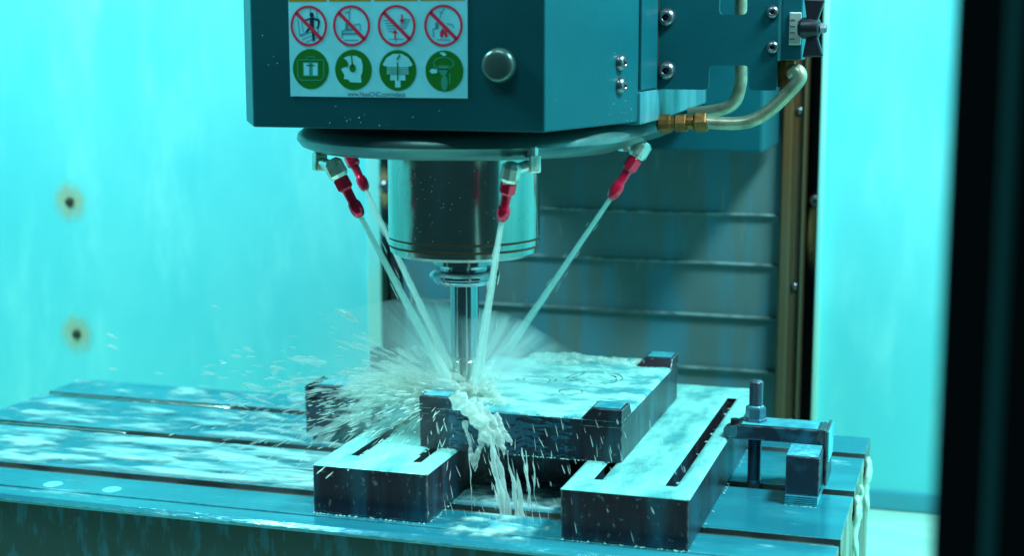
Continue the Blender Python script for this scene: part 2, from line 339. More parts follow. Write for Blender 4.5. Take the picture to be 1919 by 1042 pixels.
# ------------------------------------------------------------------ machine table
TX0, TX1, TY0, TY1 = -.9393, -.0865, 1.045, 1.440
SL = (1.122, 1.252, 1.3725)
tb = thing('machine_table', ((TX0+TX1)/2, 1.24, -.16), 'wet blue steel milling table with three long slots', 'machine table')
prof = [(TY0+.002,-.16),(TY0+.002,-.0065),(TY0,-.004),(TY0+.004,-.0005),(TY0+.022,-.0005),(TY0+.0225,-.002),(TY0+.0245,-.002),(TY0+.025,0)]
for s in SL: prof += [(s-.008,0),(s-.008,-.013),(s-.014,-.013),(s-.014,-.024),(s+.014,-.024),(s+.014,-.013),(s+.008,-.013),(s+.008,0)]
prof += [(TY1,0),(TY1,-.16)]
m = MB(); m.prism(prof, 'x', TX0, TX1)
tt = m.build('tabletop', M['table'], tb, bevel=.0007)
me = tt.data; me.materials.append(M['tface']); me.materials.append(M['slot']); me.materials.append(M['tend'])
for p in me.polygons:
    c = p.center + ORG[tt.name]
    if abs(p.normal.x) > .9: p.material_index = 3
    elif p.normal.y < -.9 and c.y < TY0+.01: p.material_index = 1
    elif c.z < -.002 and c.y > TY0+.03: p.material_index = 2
for s_ in SL:
    m = MB(); m.box(TX0+.004,TX1-.004,s_-.0078,s_+.0078,-.012,-.0045); m.build('slot_filling', M['slot'], tb)
# glints built as chrome strips inside two slots at left
def strip(x0,x1,y,r):
    m = MB(); m.tube([(x0+(x1-x0)*i/40, y, -.0030+.0006*nz(i*1.7,3)) for i in range(41)],[r*(.7+.5*abs(nz(i*.9,1))) for i in range(41)],8); return m
for (x0,x1,s) in ((-.936,-.72,SL[2]),(-.936,-.77,SL[1])):
    o = strip(x0,x1,s+.0045,.0024).build('slot_glint', M['chrome'], None, smooth=True)
    tag(o, 'silvery strip standing for a glint in the %s table slot at left' % ('farthest' if s==SL[2] else 'middle'), 'glint')
# round puddles
for (u,v,r,lb) in ((100,908,.0085,'left of the two round bright cyan puddles on the table lip'),(210,918,.0085,'right of the two round bright cyan puddles on the table lip')):
    p = az(u,v,0); m = MB()
    m.lathe((p.x,p.y,-.0004),[(r*(1.0),0),(r*.96,.0006),(r*.8,.0011),(r*.4,.0013)],(0,0,1),28)
    o = m.build('puddle', M['white'], smooth=True); tag(o, lb, 'puddle')

# ------------------------------------------------------------------ riser blocks
H = .0395
def riser(x0,x1,y0,y1,slots,label,cap=None):
    t = thing('riser_block', ((x0+x1)/2,(y0+y1)/2,0), label, 'riser block', 'dark slotted riser blocks under the workpiece')
    xs = sorted({x0,x1,*[s[0] for s in slots],*[s[1] for s in slots]}); ys = sorted({y0,y1,*[s[2] for s in slots],*[s[3] for s in slots]})
    zz = [.0002, H]
    m = vox(xs,ys,zz,lambda x,y,z: not any(s[0]<x<s[1] and s[2]<y<s[3] for s in slots))
    m.build('body', M['block'], t, bevel=.0012)
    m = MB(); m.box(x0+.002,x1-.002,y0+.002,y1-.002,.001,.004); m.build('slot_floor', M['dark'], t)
    return t
LBs = [(-.477,-.4675,1.108,1.27),(-.4235,-.413,1.104,1.27)]
RBs = [(-.2735,-.263,1.099,1.38),(-.2165,-.2065,1.097,1.399)]
lb = riser(-.494,-.3975,1.0755,1.42,LBs,'left dark steel riser block with two slots, half lost in the splash')
rb = riser(-.289,-.1915,1.070,1.438,RBs,'right dark steel riser block with a long open slot')
def film_rect(name, x0,x1,y0,y1,z, t, holes, matn, label, res=.0022, over=.0008, seed=0, edge=.004, namp=.4, cat=None, cut=None):
    nx = int((x1-x0)/res); ny = int((y1-y0)/res); m = MB(); H_ = {}
    def dist(x,y):
        d = min(x-x0,x1-x,y-y0,y1-y)
        for h in holes:
            dx = max(h[0]-x, x-h[1]); dy = max(h[2]-y, y-h[3])
            dd = max(dx,dy) if (dx<0 or dy<0) else math.hypot(dx,dy)
            d = min(d, dd+.0009*nz(x,y,seed,150))
        if cut: d = min(d, cut(x,y))
        return d
    vid = {}
    def gv(i,j):
        if (i,j) in vid: return vid[(i,j)]
        x = x0+(x1-x0)*i/nx; y = y0+(y1-y0)*j/ny
        d = dist(x,y)
        k = max(0,min(1,d/edge)); h = t*math.sqrt(max(0,1-(1-k)**2))*(1+namp*fbm(x,y,seed,60,3)+.25*namp*fbm(x,y,seed+5,200,2))
        if d<=0: h = -.0006
        vid[(i,j)] = len(m.v); m.v.append((x,y,z+h)); return vid[(i,j)]
    for i in range(nx):
        for j in range(ny):
            xc = x0+(x1-x0)*(i+.5)/nx; yc = y0+(y1-y0)*(j+.5)/ny
            if dist(xc,yc) < -.0012: continue
            m.f.append((gv(i,j),gv(i+1,j),gv(i+1,j+1),gv(i,j+1)))
    o = m.build(name, M[matn], smooth=True)
    return tag(o, label, cat or 'coolant', kind='stuff')
film_rect('coolant_film',-.4942,-.3972,1.0753,1.42,H,.0013,LBs,'foam','milky coolant film over the left riser block',seed=1)
film_rect('coolant_film',-.2892,-.1913,1.0698,1.438,H,.0013,RBs,'foam','milky coolant film over the right riser block',seed=2)

# ------------------------------------------------------------------ workpiece
WX0,WX1,WY0,WY1,WT,WP = -.430,-.260,1.147,1.378,.0745,.0835
wp = thing('workpiece', ((WX0+WX1)/2,(WY0+WY1)/2,H), 'thick dark square steel plate with raised corners under the cutter', 'workpiece')
m = MB(); m.box(WX0,WX1,WY0,WY1,H,WT); m.build('plate', M['block'], wp, bevel=.0010)
def pad(cx, cy, sx, sy, nm='corner_pad'):
    # raised corner with the inner edges chamfered down to the plate
    m = MB(); a, b2, t = .0260, .0260, .0075
    pts0 = [(0,0),(a+t,0),(a+t,b2+t),(0,b2+t)]; pts1 = [(0,0),(a,0),(a,b2),(0,b2)]
    e = .0003
    vs = [(cx+sx*(p[0]-e), cy+sy*(p[1]-e), WT-.006) for p in pts0]+[(cx+sx*(p[0]-e), cy+sy*(p[1]-e), WT+.0003) for p in pts0]+[(cx+sx*(p[0]-e), cy+sy*(p[1]-e), WP) for p in pts1]
    m.add(vs,[(0,1,2,3),(8,9,10,11)]+[(i,(i+1)%4,4+(i+1)%4,4+i) for i in range(4)]+[(4+i,4+(i+1)%4,8+(i+1)%4,8+i) for i in range(4)])
    o = m.build(nm, M['block'], wp, bevel=.0006); return o
pad(WX0,WY0,1,1); pad(WX1,WY0,-1,1); pad(WX1,WY1,-1,-1); pad(WX0,WY1,1,-1)
for (px,py) in ((WX1-.013,WY0+.013),(WX1-.013,WY1-.013),(WX0+.013,WY0+.013)):
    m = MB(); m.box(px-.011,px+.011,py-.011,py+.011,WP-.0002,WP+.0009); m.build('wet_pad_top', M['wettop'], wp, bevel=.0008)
holes = [(WX0-.001,WX0+.031,WY0-.001,WY0+.031),(WX1-.031,WX1+.001,WY0-.001,WY0+.031),(WX1-.031,WX1+.001,WY1-.031,WY1+.001)]
wf = film_rect('coolant_film',WX0-.0008,WX1+.0006,WY0-.0008,WY1+.0008,WT,.0018,holes,'foam','rippled milky coolant flooding the top of the steel workpiece',res=.0016,seed=3,namp=.75,edge=.005)
# engraved bolt circle showing through: dark broken rings
m2 = bpy.data.materials.new('milky_film_with_rings'); 
m2 = coolant('milky_film_with_rings', (.10,.42,.46), (.50,.92,.84), .18, ns=26, st=(.8,1.5,1), bump=.0014, bs=75, c=(.38,.60))
nt = m2.node_tree; N = nt.nodes; L = nt.links; b = N['Principled BSDF']; base = b.inputs['Base Color'].links[0].from_socket
def ringmask(cx,cy,radii,wd):
    g = N.new('ShaderNodeNewGeometry'); sp = N.new('ShaderNodeVectorMath'); sp.operation='MULTIPLY'; sp.inputs[1].default_value=(1,1,0); L.new(g.outputs['Position'], sp.inputs[0])
    nn = N.new('ShaderNodeTexNoise'); nn.inputs['Scale'].default_value = 70; L.new(g.outputs['Position'], nn.inputs['Vector'])
    ns = N.new('ShaderNodeVectorMath'); ns.operation='SCALE'; ns.inputs['Scale'].default_value=.004; L.new(nn.outputs['Color'], ns.inputs[0])
    ad = N.new('ShaderNodeVectorMath'); ad.operation='ADD'; L.new(sp.outputs[0],ad.inputs[0]); L.new(ns.outputs[0],ad.inputs[1])
    d = N.new('ShaderNodeVectorMath'); d.operation='DISTANCE'; d.inputs[1].default_value=(cx+.002,cy+.002,.002); L.new(ad.outputs[0], d.inputs[0])
    acc = None
    n2 = N.new('ShaderNodeTexNoise'); n2.inputs['Scale'].default_value = 130; L.new(g.outputs['Position'], n2.inputs['Vector'])
    for r in radii:
        c = N.new('ShaderNodeMath'); c.operation='COMPARE'; c.inputs[1].default_value = r; c.inputs[2].default_value = wd; L.new(d.outputs['Value'], c.inputs[0])
        a = N.new('ShaderNodeMath'); a.operation='GREATER_THAN'; a.inputs[1].default_value = .42; L.new(n2.outputs['Fac'], a.inputs[0])
        q = N.new('ShaderNodeMath'); q.operation='MULTIPLY'; L.new(c.outputs[0],q.inputs[0]); L.new(a.outputs[0],q.inputs[1])
        if acc is None: acc = q.outputs[0]
        else:
            z = N.new('ShaderNodeMath'); z.operation='MAXIMUM'; L.new(acc,z.inputs[0]); L.new(q.outputs[0],z.inputs[1]); acc = z.outputs[0]
    return acc
for (u,v,radii) in ((1115,712,(.024,.019,.006)),(1005,716,(.017,.012)),(1070,738,(.010,))):
    p = az(u,v,WT); k = ringmask(p.x,p.y,radii,.0008)
    x = N.new('ShaderNodeMix'); x.data_type='RGBA'; L.new(k,x.inputs[0]); L.new(base,x.inputs[6]); x.inputs[7].default_value=(.02,.13,.17,1); base = x.outputs[2]
L.new(base, b.inputs['Base Color'])
wf.data.materials.clear(); wf.data.materials.append(m2)

# things between / below the workpiece: dark support jack seen under the plate
m = MB(); m.box(-.385,-.315,1.20,1.30,.0002,.034); o = m.build('support_block', M['block'], bevel=.002); tag(o,'low dark block in the shadow under the middle of the workpiece','block')

# ------------------------------------------------------------------ step clamps
def make_clamp():
    st = thing('strap_clamp', (-.1555,1.2565,.041), 'dark steel strap clamp holding down the right riser block', 'clamp')
    x1 = -.1112; y0, y1 = 1.241, 1.272; z0, z1 = .0410, .0545
    m = MB()
    # plan outline: tapered nose at left; side outline: nose slopes down
    top = [(-.196,y0+.008),(-.1835,y0),(x1-.004,y0),(x1,y0+.001),(x1,y1),(-.1835,y1),(-.196,y1-.008)]
    zt = [z1-.0065,z1,z1,z1,z1,z1,z1-.0065]; n = len(top)
    xs0 = [0,0,-.0045,-.0045,-.0045,0,0]
    m.add([(p[0]+xs0[i],p[1],z0-.0006 if i in(0,6) else z0+.0012) for i,p in enumerate(top)]+[(p[0],p[1],zt[i]) for i,p in enumerate(top)],
          [tuple(range(n-1,-1,-1)),tuple(range(n,2*n))]+[(i,(i+1)%n,n+(i+1)%n,n+i) for i in range(n)])
    m.build('strap', M['clamp'], st, bevel=.0011)
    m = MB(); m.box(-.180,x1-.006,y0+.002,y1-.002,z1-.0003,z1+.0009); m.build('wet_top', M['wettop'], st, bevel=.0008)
    m = MB(); m.lathe((-.187,1.2545,z1-.003),[(.0036,0),(.0036,.0045)],(0,0,1),20); m.build('hole', M['dark'], st)
    m = MB()
    for k in range(9):
        z = z0+.0015+k*.0014; m.prism([(x1-.0035,z),(x1+.0012,z+.0003),(x1-.0035,z+.0013)],'y',y0+.0015,y1-.0008)
    m.build('serration', M['clamp'], st)
    sb = thing('step_block', (-.1253,1.239,0), 'dark steel step block under the tail of the right strap clamp', 'step block')
    m = MB(); m.box(-.138,-.1110,1.2065,1.2790,.0086,.0406); m.box(-.1107,-.1080,1.238,1.2788,.0086,.0552); m.build('block', M['clamp'], sb, bevel=.0010)
    m = MB()
    for k in range(5): m.box(-.1385+.0002*k,-.1118,1.2058,1.2728,.0003+k*.0017,.0014+k*.0017)
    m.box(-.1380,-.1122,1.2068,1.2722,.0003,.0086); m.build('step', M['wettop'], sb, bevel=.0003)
    m = MB()
    for k in range(9):
        y = 1.2095+k*.0036; m.prism([(y,.0404),(y+.0018,.0424),(y+.0036,.0404)],'x',-.1376,-.1124)
    for k in range(10):
        z = .0275+k*.0027; m.prism([(-.1080,z),(-.1068,z+.0014),(-.1080,z+.0026)],'y',1.2385,1.2784)
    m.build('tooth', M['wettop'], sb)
    sd = thing('clamp_stud', (-.1700,1.2565,0), 'threaded stud with a nut through the right strap clamp', 'stud')
    r = .0058; pr = [(r,-.012)]
    for k in range(int(.085/.0017)):
        z = .004+k*.0017; pr += [(r,z),(r*1.0,z+.0005),(r*.80,z+.0011)]
    pr += [(r,.0886),(r*.7,.0902)]
    m = MB(); m.lathe((-.17,1.2565,0),pr,(0,0,1),24); m.build('threaded_rod', M['stud'], sd, auto=.9)
    m = MB(); m.lathe((-.17,1.2565,z1+.0012),[(.0098,0),(.0098,.0018),(.0088,.0020),(.0088,.0105),(.0078,.0122)],(0,0,1),6); m.build('nut', M['stud'], sd, bevel=.0006)
    m = MB(); m.lathe((-.17,1.2565,z1+.0128),[(.0072,0),(.0068,.0010),(.0060,.0014)],(0,0,1),20); m.build('water_bead', M['wettop'], sd, smooth=True)
    return [st,sb,sd]
cl = make_clamp()
cx, cy = -.342, 1.268      # the left set is the right one turned half round
for o, lb in zip(cl, ('blurred dark strap clamp behind the spray at left','blurred dark step block under the clamp behind the spray','stud of the clamp half hidden in the spray at left')):
    c = o.copy(); C.objects.link(c); c['label'] = lb
    c.location = (2*cx-o.location.x-.012, 2*cy-o.location.y+.01, o.location.z); c.rotation_euler = (0,0,PI)
    for ch in list(o.children):
        g = ch.copy(); C.objects.link(g); g.parent = c

# ------------------------------------------------------------------ spindle head
SX, SY = -.4045, 1.188
hd = thing('spindle_head', (SX, SY, .196), 'dark teal spindle head carrying the safety label and coolant nozzles', 'spindle head')
HZ, HT = .3072, .60
plan = [(-.5252,1.05),(-.2968,1.05),(-.262,1.198),(-.262,1.60),(-.565,1.60),(-.565,1.118)]
m = MB(); m.prism(plan,'z',HZ,HT); hs = m.build('housing', M['paint'], hd, bevel=.0012)
# lower casting, flush back, under side panel
m = MB(); m.prism([(1.199,HZ-.002),(1.27,.305),(1.55,.311),(1.60,.311),(1.60,.331),(1.199,.331)],'x',-.30,-.2595); m.build('casting_side', M['casting'], hd, bevel=.001)
m = MB(); m.box(-.2618,-.2595,1.2,1.262,.3325,HT); m.build('side_panel', M['paint'], hd, bevel=.0006)
m = MB(); m.box(-.50,-.203,1.50,1.625,.262,.60); m.build('carriage', M['paint'], hd, bevel=.003)
m = MB(); m.box(-.262,-.2595,1.263,1.267,.3325,HT); m.build('shadow_gap', M['dark'], hd)
def screw_mb(p, d, r):
    m = MB(); m.lathe(p,[(r,0),(r*.98,r*.25),(r*.8,r*.6),(r*.52,r*.74),(r*.36,r*.76),(r*.36,r*.3)],d,24,caps=False)
    q = Vector(d).normalized(); m.lathe(Vector(p)+q*r*.3,[(r*.37,0),(.0001,.00001)],d,24); return m
chn = Vector((.148,-.0348,0)).normalized()
for (u,v) in ((1161,117),(1161,160)):
    # on the chamfer plane
    r_ = _fw + _rt*((u-959.5)/FPX) + _up*((521-v)/FPX); p0 = Vector((-.2968,1.05,0)); t = (p0-CAM).dot(chn)/r_.dot(chn); p = CAM+r_*t
    screw_mb(p, chn, .0068).build('screw', M['screw'], hd, smooth=True)
# round plug on the front
p = at(937,122,1.05); m = MB(); m.lathe((p.x,1.0502,p.z),[(.0123,0),(.0124,.003),(.0121,.005),(.0112,.0068),(.0098,.0078),(.008,.0083),(.004,.0086),(.0002,.0087)],(0,-1,0),48)
m.build('round_plug', mat('dull_plug', (.10,.17,.16), .28, .6), hd, smooth=True)
# paint chips and dried drops on the front
m = MB(); rr = random.Random(3)
for (u,v) in [(513,105),(520,118),(503,121),(596,178),(629,199),(646,219),(655,222),(650,226),(657,224),(683,214),(673,220),(676,229),(774,219),(823,207),(711,235),(725,234),(618,230),(651,181),(826,179),(492,66)]:
    q = at(u,v,1.05); s = .0004*rr.uniform(.5,1.3); m.lathe((q.x,1.0500,q.z),[(s,0),(s*.7,.0003),(s*.1,.0005)],(0,-1,0),7)
m.build('dried_drops', M['bead'], hd, smooth=True)['kind']='stuff'
m = MB(); 
for k in range(20):
    t = rr.random(); z = rr.uniform(HZ+.002,HT-.15) if k>6 else HZ+rr.uniform(.001,.02); p = Vector((-.2968,1.05,0)).lerp(Vector((-.262,1.198,0)),rr.uniform(.5,1)); s=.00035*rr.uniform(.5,1.3)
    m.lathe((p.x,p.y,z),[(s,0),(s*.7,.0003),(s*.1,.0005)],chn,7)
m.build('dried_drops', M['bead'], hd, smooth=True)['kind']='stuff'

# safety label: pictograms drawn in label pixels
LU0, LU1, LV1 = 545, 877, 180
P00 = at(LU0,LV1,1.05); P10 = at(LU1,LV1+1.5,1.05)
mpx = (P10.x-P00.x)/(LU1-LU0); mpz = (at(545,0,1.05).z-P00.z)/180
def lp(u,v): return (P00.x+(u-LU0)*mpx, P00.z+(LV1-v)*mpz)
YL = 1.05
m = MB(); a = lp(545,180); b_ = lp(877,-60); m.box(a[0],b_[0],YL-.0006,YL-.0001,a[1],b_[1]); lab = m.build('safety_label', M['white'], hd, bevel=.0002)
lab['label'] = 'pale safety sticker with red and green pictograms'
class Sign:
    """one pictogram: flat inked shapes, each ink on its own 0.1 mm layer"""
    def __init__(s): s.m = MB(); s.mats = []; s.fm = []; s.lay = 0; s.mt = None
    def ink(s, mt, lay):
        if mt not in s.mats: s.mats.append(mt)
        s.mt = s.mats.index(mt); s.y = YL-.0007-.00010*lay; return s
    def poly(s, pts):
        w_ = [lp(*p) for p in pts]; s.m.add([(p[0],s.y,p[1]) for p in w_],[tuple(range(len(w_)))]); s.fm.append(s.mt); return s
    def line(s, pts, wd):
        for a, b in zip(pts[:-1], pts[1:]):
            dx, dy = b[0]-a[0], b[1]-a[1]; l = math.hypot(dx,dy) or 1; nx, ny = -dy/l*wd/2, dx/l*wd/2
            s.poly([(a[0]+nx,a[1]+ny),(b[0]+nx,b[1]+ny),(b[0]-nx,b[1]-ny),(a[0]-nx,a[1]-ny)])
        return s
    def disc(s, c, rx, ry=None, n=40): return s.poly([(c[0]+rx*math.cos(2*PI*k/n), c[1]+(ry or rx)*math.sin(2*PI*k/n)) for k in range(n)])
    def ring(s, c, rx, ry, wd, n=48):
        for k in range(n):
            a, b = 2*PI*k/n, 2*PI*(k+1)/n
            s.poly([(c[0]+rx*math.cos(a),c[1]+ry*math.sin(a)),(c[0]+rx*math.cos(b),c[1]+ry*math.sin(b)),(c[0]+(rx-wd)*math.cos(b),c[1]+(ry-wd)*math.sin(b)),(c[0]+(rx-wd)*math.cos(a),c[1]+(ry-wd)*math.sin(a))])
        return s
    def rect(s, a, b, c, d): return s.poly([(a,b),(c,b),(c,d),(a,d)])
    def build(s, nm, label):
        off = ORG[lab.name]; me = bpy.data.meshes.new(nm); me.from_pydata([Vector(v)-off for v in s.m.v],[],s.m.f)
        for k in s.mats: me.materials.append(M[k])
        for i,p in enumerate(me.polygons):
            p.material_index = s.fm[i]
            if p.normal.y > 0: p.flip()
        o = bpy.data.objects.new(nm, me); C.objects.link(o); o.parent = lab; o['label'] = label; return o
CU = [583.5, 664.5, 748.5, 834]; CV1 = 47.5; CV2 = [128,129,129.5,130]
for (a,b) in ((545.5,618),(623,701),(707,787),(792,873)): Sign().ink('lyellow',0).rect(a,-58,b,2.5).build('warning_panel','yellow warning panel along the top of the sticker')
def forbid(c):
    g = Sign(); g.ink('lred',3).ring((c,CV1),35,38,4.6); k=.7071; g.line([(c-33*k,CV1-34*k),(c+33*k,CV1+34*k)],6.5); return g
c = CU[0]; g = forbid(c); c += 3; g.ink('lblack',2)
g.disc((c+3,27),4.2,4.6).poly([(c-1,32),(c+7,32),(c+7,54),(c+8,74),(c+4,77),(c+2,56),(c-1,50)])
g.line([(c,34),(c-12,38),(c-7,44)],3).line([(c+6,34),(c+17,37),(c+15,50),(c+12,52)],3.6).line([(c+1,50),(c-6,56),(c-8,60)],4).ink('lgrey',1)
for q in ([(c-24,34),(c-21,65),(c-3,57)],[(c-21,67),(c+4,58)],[(c-17,40),(c-14,58)],[(c-16,73),(c+2,66)],[(c-9,78),(c+14,68)],[(c,16),(c,28)],[(c+12,19),(c+14,38)],[(c+15,53),(c+14,66)]): g.line(q,1.5)
g.build('prohibition_sign','red ring sign with a black figure climbing in')
c = CU[1]; g = forbid(c).ink('lgrey',1)
g.line([(c-12,24),(c-4,22),(c-4,38)],1.8).line([(c-1,16),(c-4,22)],1.5).rect(c-12,43,c-6,54).line([(c-18,56),(c-18,70)],2).line([(c-18,62),(c+12,62)],3.2).line([(c-14,54),(c+4,54),(c+4,46),(c+16,44),(c+16,56)],1.5).line([(c-18,57),(c+2,56)],1.4).line([(c-14,74),(c+12,74)],1.4)
g.build('prohibition_sign','red ring sign with a grey vice outline')
c = CU[2]; g = forbid(c).ink('lgrey',1)
for k in range(5): g.line([(c-24+k*2,38+k*5),(c-4+k,38+k*5)],1.3).line([(c+6,36+k*4),(c+26-k*2,36+k*4)],1.3)
g.line([(c-2,70),(c-2,78)],1.5).line([(c-14,72),(c+12,72)],1.3).ink('lred',2)
g.line([(c+10,27),(c+10,38)],3).poly([(c+5,37),(c+15,37),(c+10,44)]).line([(c-3,72),(c-3,60)],3).poly([(c-8,61),(c+2,61),(c-3,54)])
g.build('prohibition_sign','red ring sign with two small red arrows')
c = CU[3]; g = forbid(c).ink('lgrey',1)
g.line([(c-8,22),(c-2,24),(c+1,16)],1.5).line([(c-4,24),(c-6,34)],1.5).rect(c-15,42,c-9,52).line([(c-18,68),(c-19,54),(c-10,52)],1.8).line([(c+6,44),(c+17,46),(c+18,52)],1.4).line([(c-12,73),(c+12,74)],1.4).ink('lred',2)
g.poly([(c-7,66),(c-6,58),(c-1,51),(c+1,56),(c+5,57),(c+8,66),(c+4,71),(c+1,62),(c-2,71)])
g.build('prohibition_sign','red ring sign with a small red flame')
def must(i): return Sign().ink('lgreen',1).disc((CU[i]+2-(i>1)*1,CV2[i]),34.5,37.5)
c = CU[0]+2; v0 = 128; g = must(0).ink('lteal',2).rect(c-15,v0-13,c+15,v0+14)
for q in ([(c-25,v0-17),(c+25,v0-17),(c+25,v0+14),(c+19,v0+21),(c-19,v0+21),(c-25,v0+14),(c-25,v0-17)],[(c-8,v0-17),(c-7,v0-23),(c+7,v0-23),(c+8,v0-17)]): g.line(q,1.8)
g.ink('white',3).rect(c-13,v0-11,c-3,v0+12).rect(c+4,v0-11,c+13,v0+12).ink('lgreen',4).line([(c-8,v0-7),(c+8,v0-7)],2)
g.build('mandatory_sign','green disc sign with a manual in a case')
c = CU[1]+2; v0 = 129; g = must(1).ink('white',2)
g.poly([(c-18,v0-22),(c-8,v0-26),(c+6,v0-26),(c+15,v0-20),(c+18,v0-8),(c+17,v0+4),(c+14,v0+12),(c+15,v0+24),(c-6,v0+23),(c-10,v0+18),(c-18,v0+17),(c-17,v0+10),(c-19,v0+6),(c-23,v0-1),(c-19,v0-4),(c-14,v0-5),(c-9,v0-10),(c-11,v0-16)])
g.ink('lgreen',4).disc((c-1,v0-3),6,7.5).line([(c-3,v0-26),(c-1,v0-6)],2.4).disc((c-14,v0-10),5,4.5)
g.build('mandatory_sign','green disc sign with a head in goggles and ear defenders')
c = CU[2]+1; v0 = 130; g = must(2).ink('white',2)
g.poly([(c-28,v0-11),(c-20,v0-24),(c-8,v0-31),(c+8,v0-31),(c+20,v0-24),(c+28,v0-11),(c+24,v0-8),(c-24,v0-8)])
g.rect(c-20,v0-8,c+20,v0+7).rect(c-14,v0+7,c+14,v0+18).rect(c-5,v0+18,c+5,v0+31).ink('lgreen',4)
for k in range(5): g.line([(c-22+k,v0-6+k*3.2),(c+22-k,v0-6+k*3.2)],1.0)
g.line([(c,v0-16),(c,v0+18)],2.6).line([(c+5,v0-29),(c-1,v0-20)],3)
g.build('mandatory_sign','green disc sign with a white stepped shape')
c = CU[3]; v0 = 130; g = must(3).ink('white',3)
g.poly([(c-8,v0-34),(c+1,v0-34),(c+6,v0-29),(c,v0-27)]).poly([(c-26,v0),(c-22,v0-4),(c-12,v0-3),(c-12,v0+4),(c-22,v0+5)]).ink('lteal',2)
g.ring((c,v0-14),19,12,2).poly([(c-10,v0-10),(c+10,v0-10),(c+6,v0+2),(c+3,v0+8),(c-4,v0+8),(c-8,v0+2)]).disc((c+1,v0+22),6,14).rect(c+10,v0+4,c+12,v0+24)
g.build('mandatory_sign','green disc sign with a spindle and a white arrow')
def text(s, u0, u1, v, mt, parent, par_y):
    c = bpy.data.curves.new('lettering','FONT'); c.body = s; c.size = 1; c.align_x = 'LEFT'
    o = bpy.data.objects.new('lettering', c); C.objects.link(o); bpy.context.view_layer.update()
    dg = bpy.context.evaluated_depsgraph_get(); me = bpy.data.meshes.new_from_object(o.evaluated_get(dg)); bpy.data.objects.remove(o)
    xs = [q.co.x for q in me.vertices]; wd = max(xs)-min(xs); a = lp(u0,v); b = lp(u1,v); k = (b[0]-a[0])/wd
    for q in me.vertices: q.co = Vector((a[0]+(q.co.x-min(xs))*k, par_y, a[1]+q.co.y*k*1.15)) - ORG[parent.name]
    o = bpy.data.objects.new('lettering', me); C.objects.link(o); me.materials.clear(); me.materials.append(M[mt]); o.parent = parent; return o
text('www.HaasCNC.com/videos', 655, 763, 178, 'lblack', lab, YL-.0009)

# coolant ring dish under the head: round front, straight sides running back
def dish(z0,z1,cx,cy,R,ylen,matn,nm):
    prof = [(R*.90,z0),(R-.012,z0+.0008),(R-.004,z0+.004),(R,z0+.0095),(R-.001,z0+.014),(R-.006,z0+.018),(R-.014,z1),(R*.6,z1)]
    m = MB(); n = 56; ring=[]
    for (r,z) in prof:
        row=[]
        for k in range(n+1):
            a = PI + PI*k/n; row.append((cx+r*math.cos(a), cy+r*math.sin(a), z))
        row = [(cx-r,cy+ylen,z)]+row+[(cx+r,cy+ylen,z)]
        row.insert(1,(cx-r,cy+ylen*.5,z)); row.insert(len(row)-1,(cx+r,cy+ylen*.5,z)); ring.append(row)
    w_=len(ring[0]); vs=[p for row in ring for p in row]; fs=[]
    for j in range(len(ring)-1):
        for k in range(w_-1): fs.append((j*w_+k,j*w_+k+1,(j+1)*w_+k+1,(j+1)*w_+k))
    fs.append(tuple(range(w_))); fs.append(tuple((len(ring)-1)*w_+k for k in range(w_)))
    m.add(vs,fs); return m.build(nm, M[matn], hd, auto=.7)
dish(.2835,.3062,SX,1.190,.1365,.20,'ring','coolant_ring')
# spindle nose
m = MB(); m.lathe((SX,SY,0),[(.0625,.30),(.0625,.2125),(.0619,.2120),(.0619,.2108),(.0622,.2104),(.0622,.2062),(.0614,.2058),(.0614,.2046),(.0617,.2042),(.0612,.2002),(.0575,.1975),(.030,.1965),(.0,.1965)],(0,0,1),96,caps=False)
sp = m.build('spindle_nose', M['chrome'], hd, auto=.5)
for z in (.2114,.2052):
    m = MB(); m.lathe((SX,SY,z-.0006),[(.0621,0),(.0621,.0012)],(0,0,1),96,caps=False); m.build('groove', M['groove'], sp, smooth=True)
# water beads clinging to the nose
m = MB()
for k in range(130):
    a = rr.gauss(-2.15,.28) if rr.random()<.6 else rr.uniform(-2.9,-.2); z = rr.uniform(.214,.278); s = rr.uniform(.0002,.00055)
    d = Vector((math.cos(a),math.sin(a),0)); m.lathe(Vector((SX,SY,z))+d*.0624,[(s,0),(s*.8,s*.4),(s*.1,s*.7)],d,6)
m.build('water_beads', M['bead'], sp, smooth=True)['kind']='stuff'

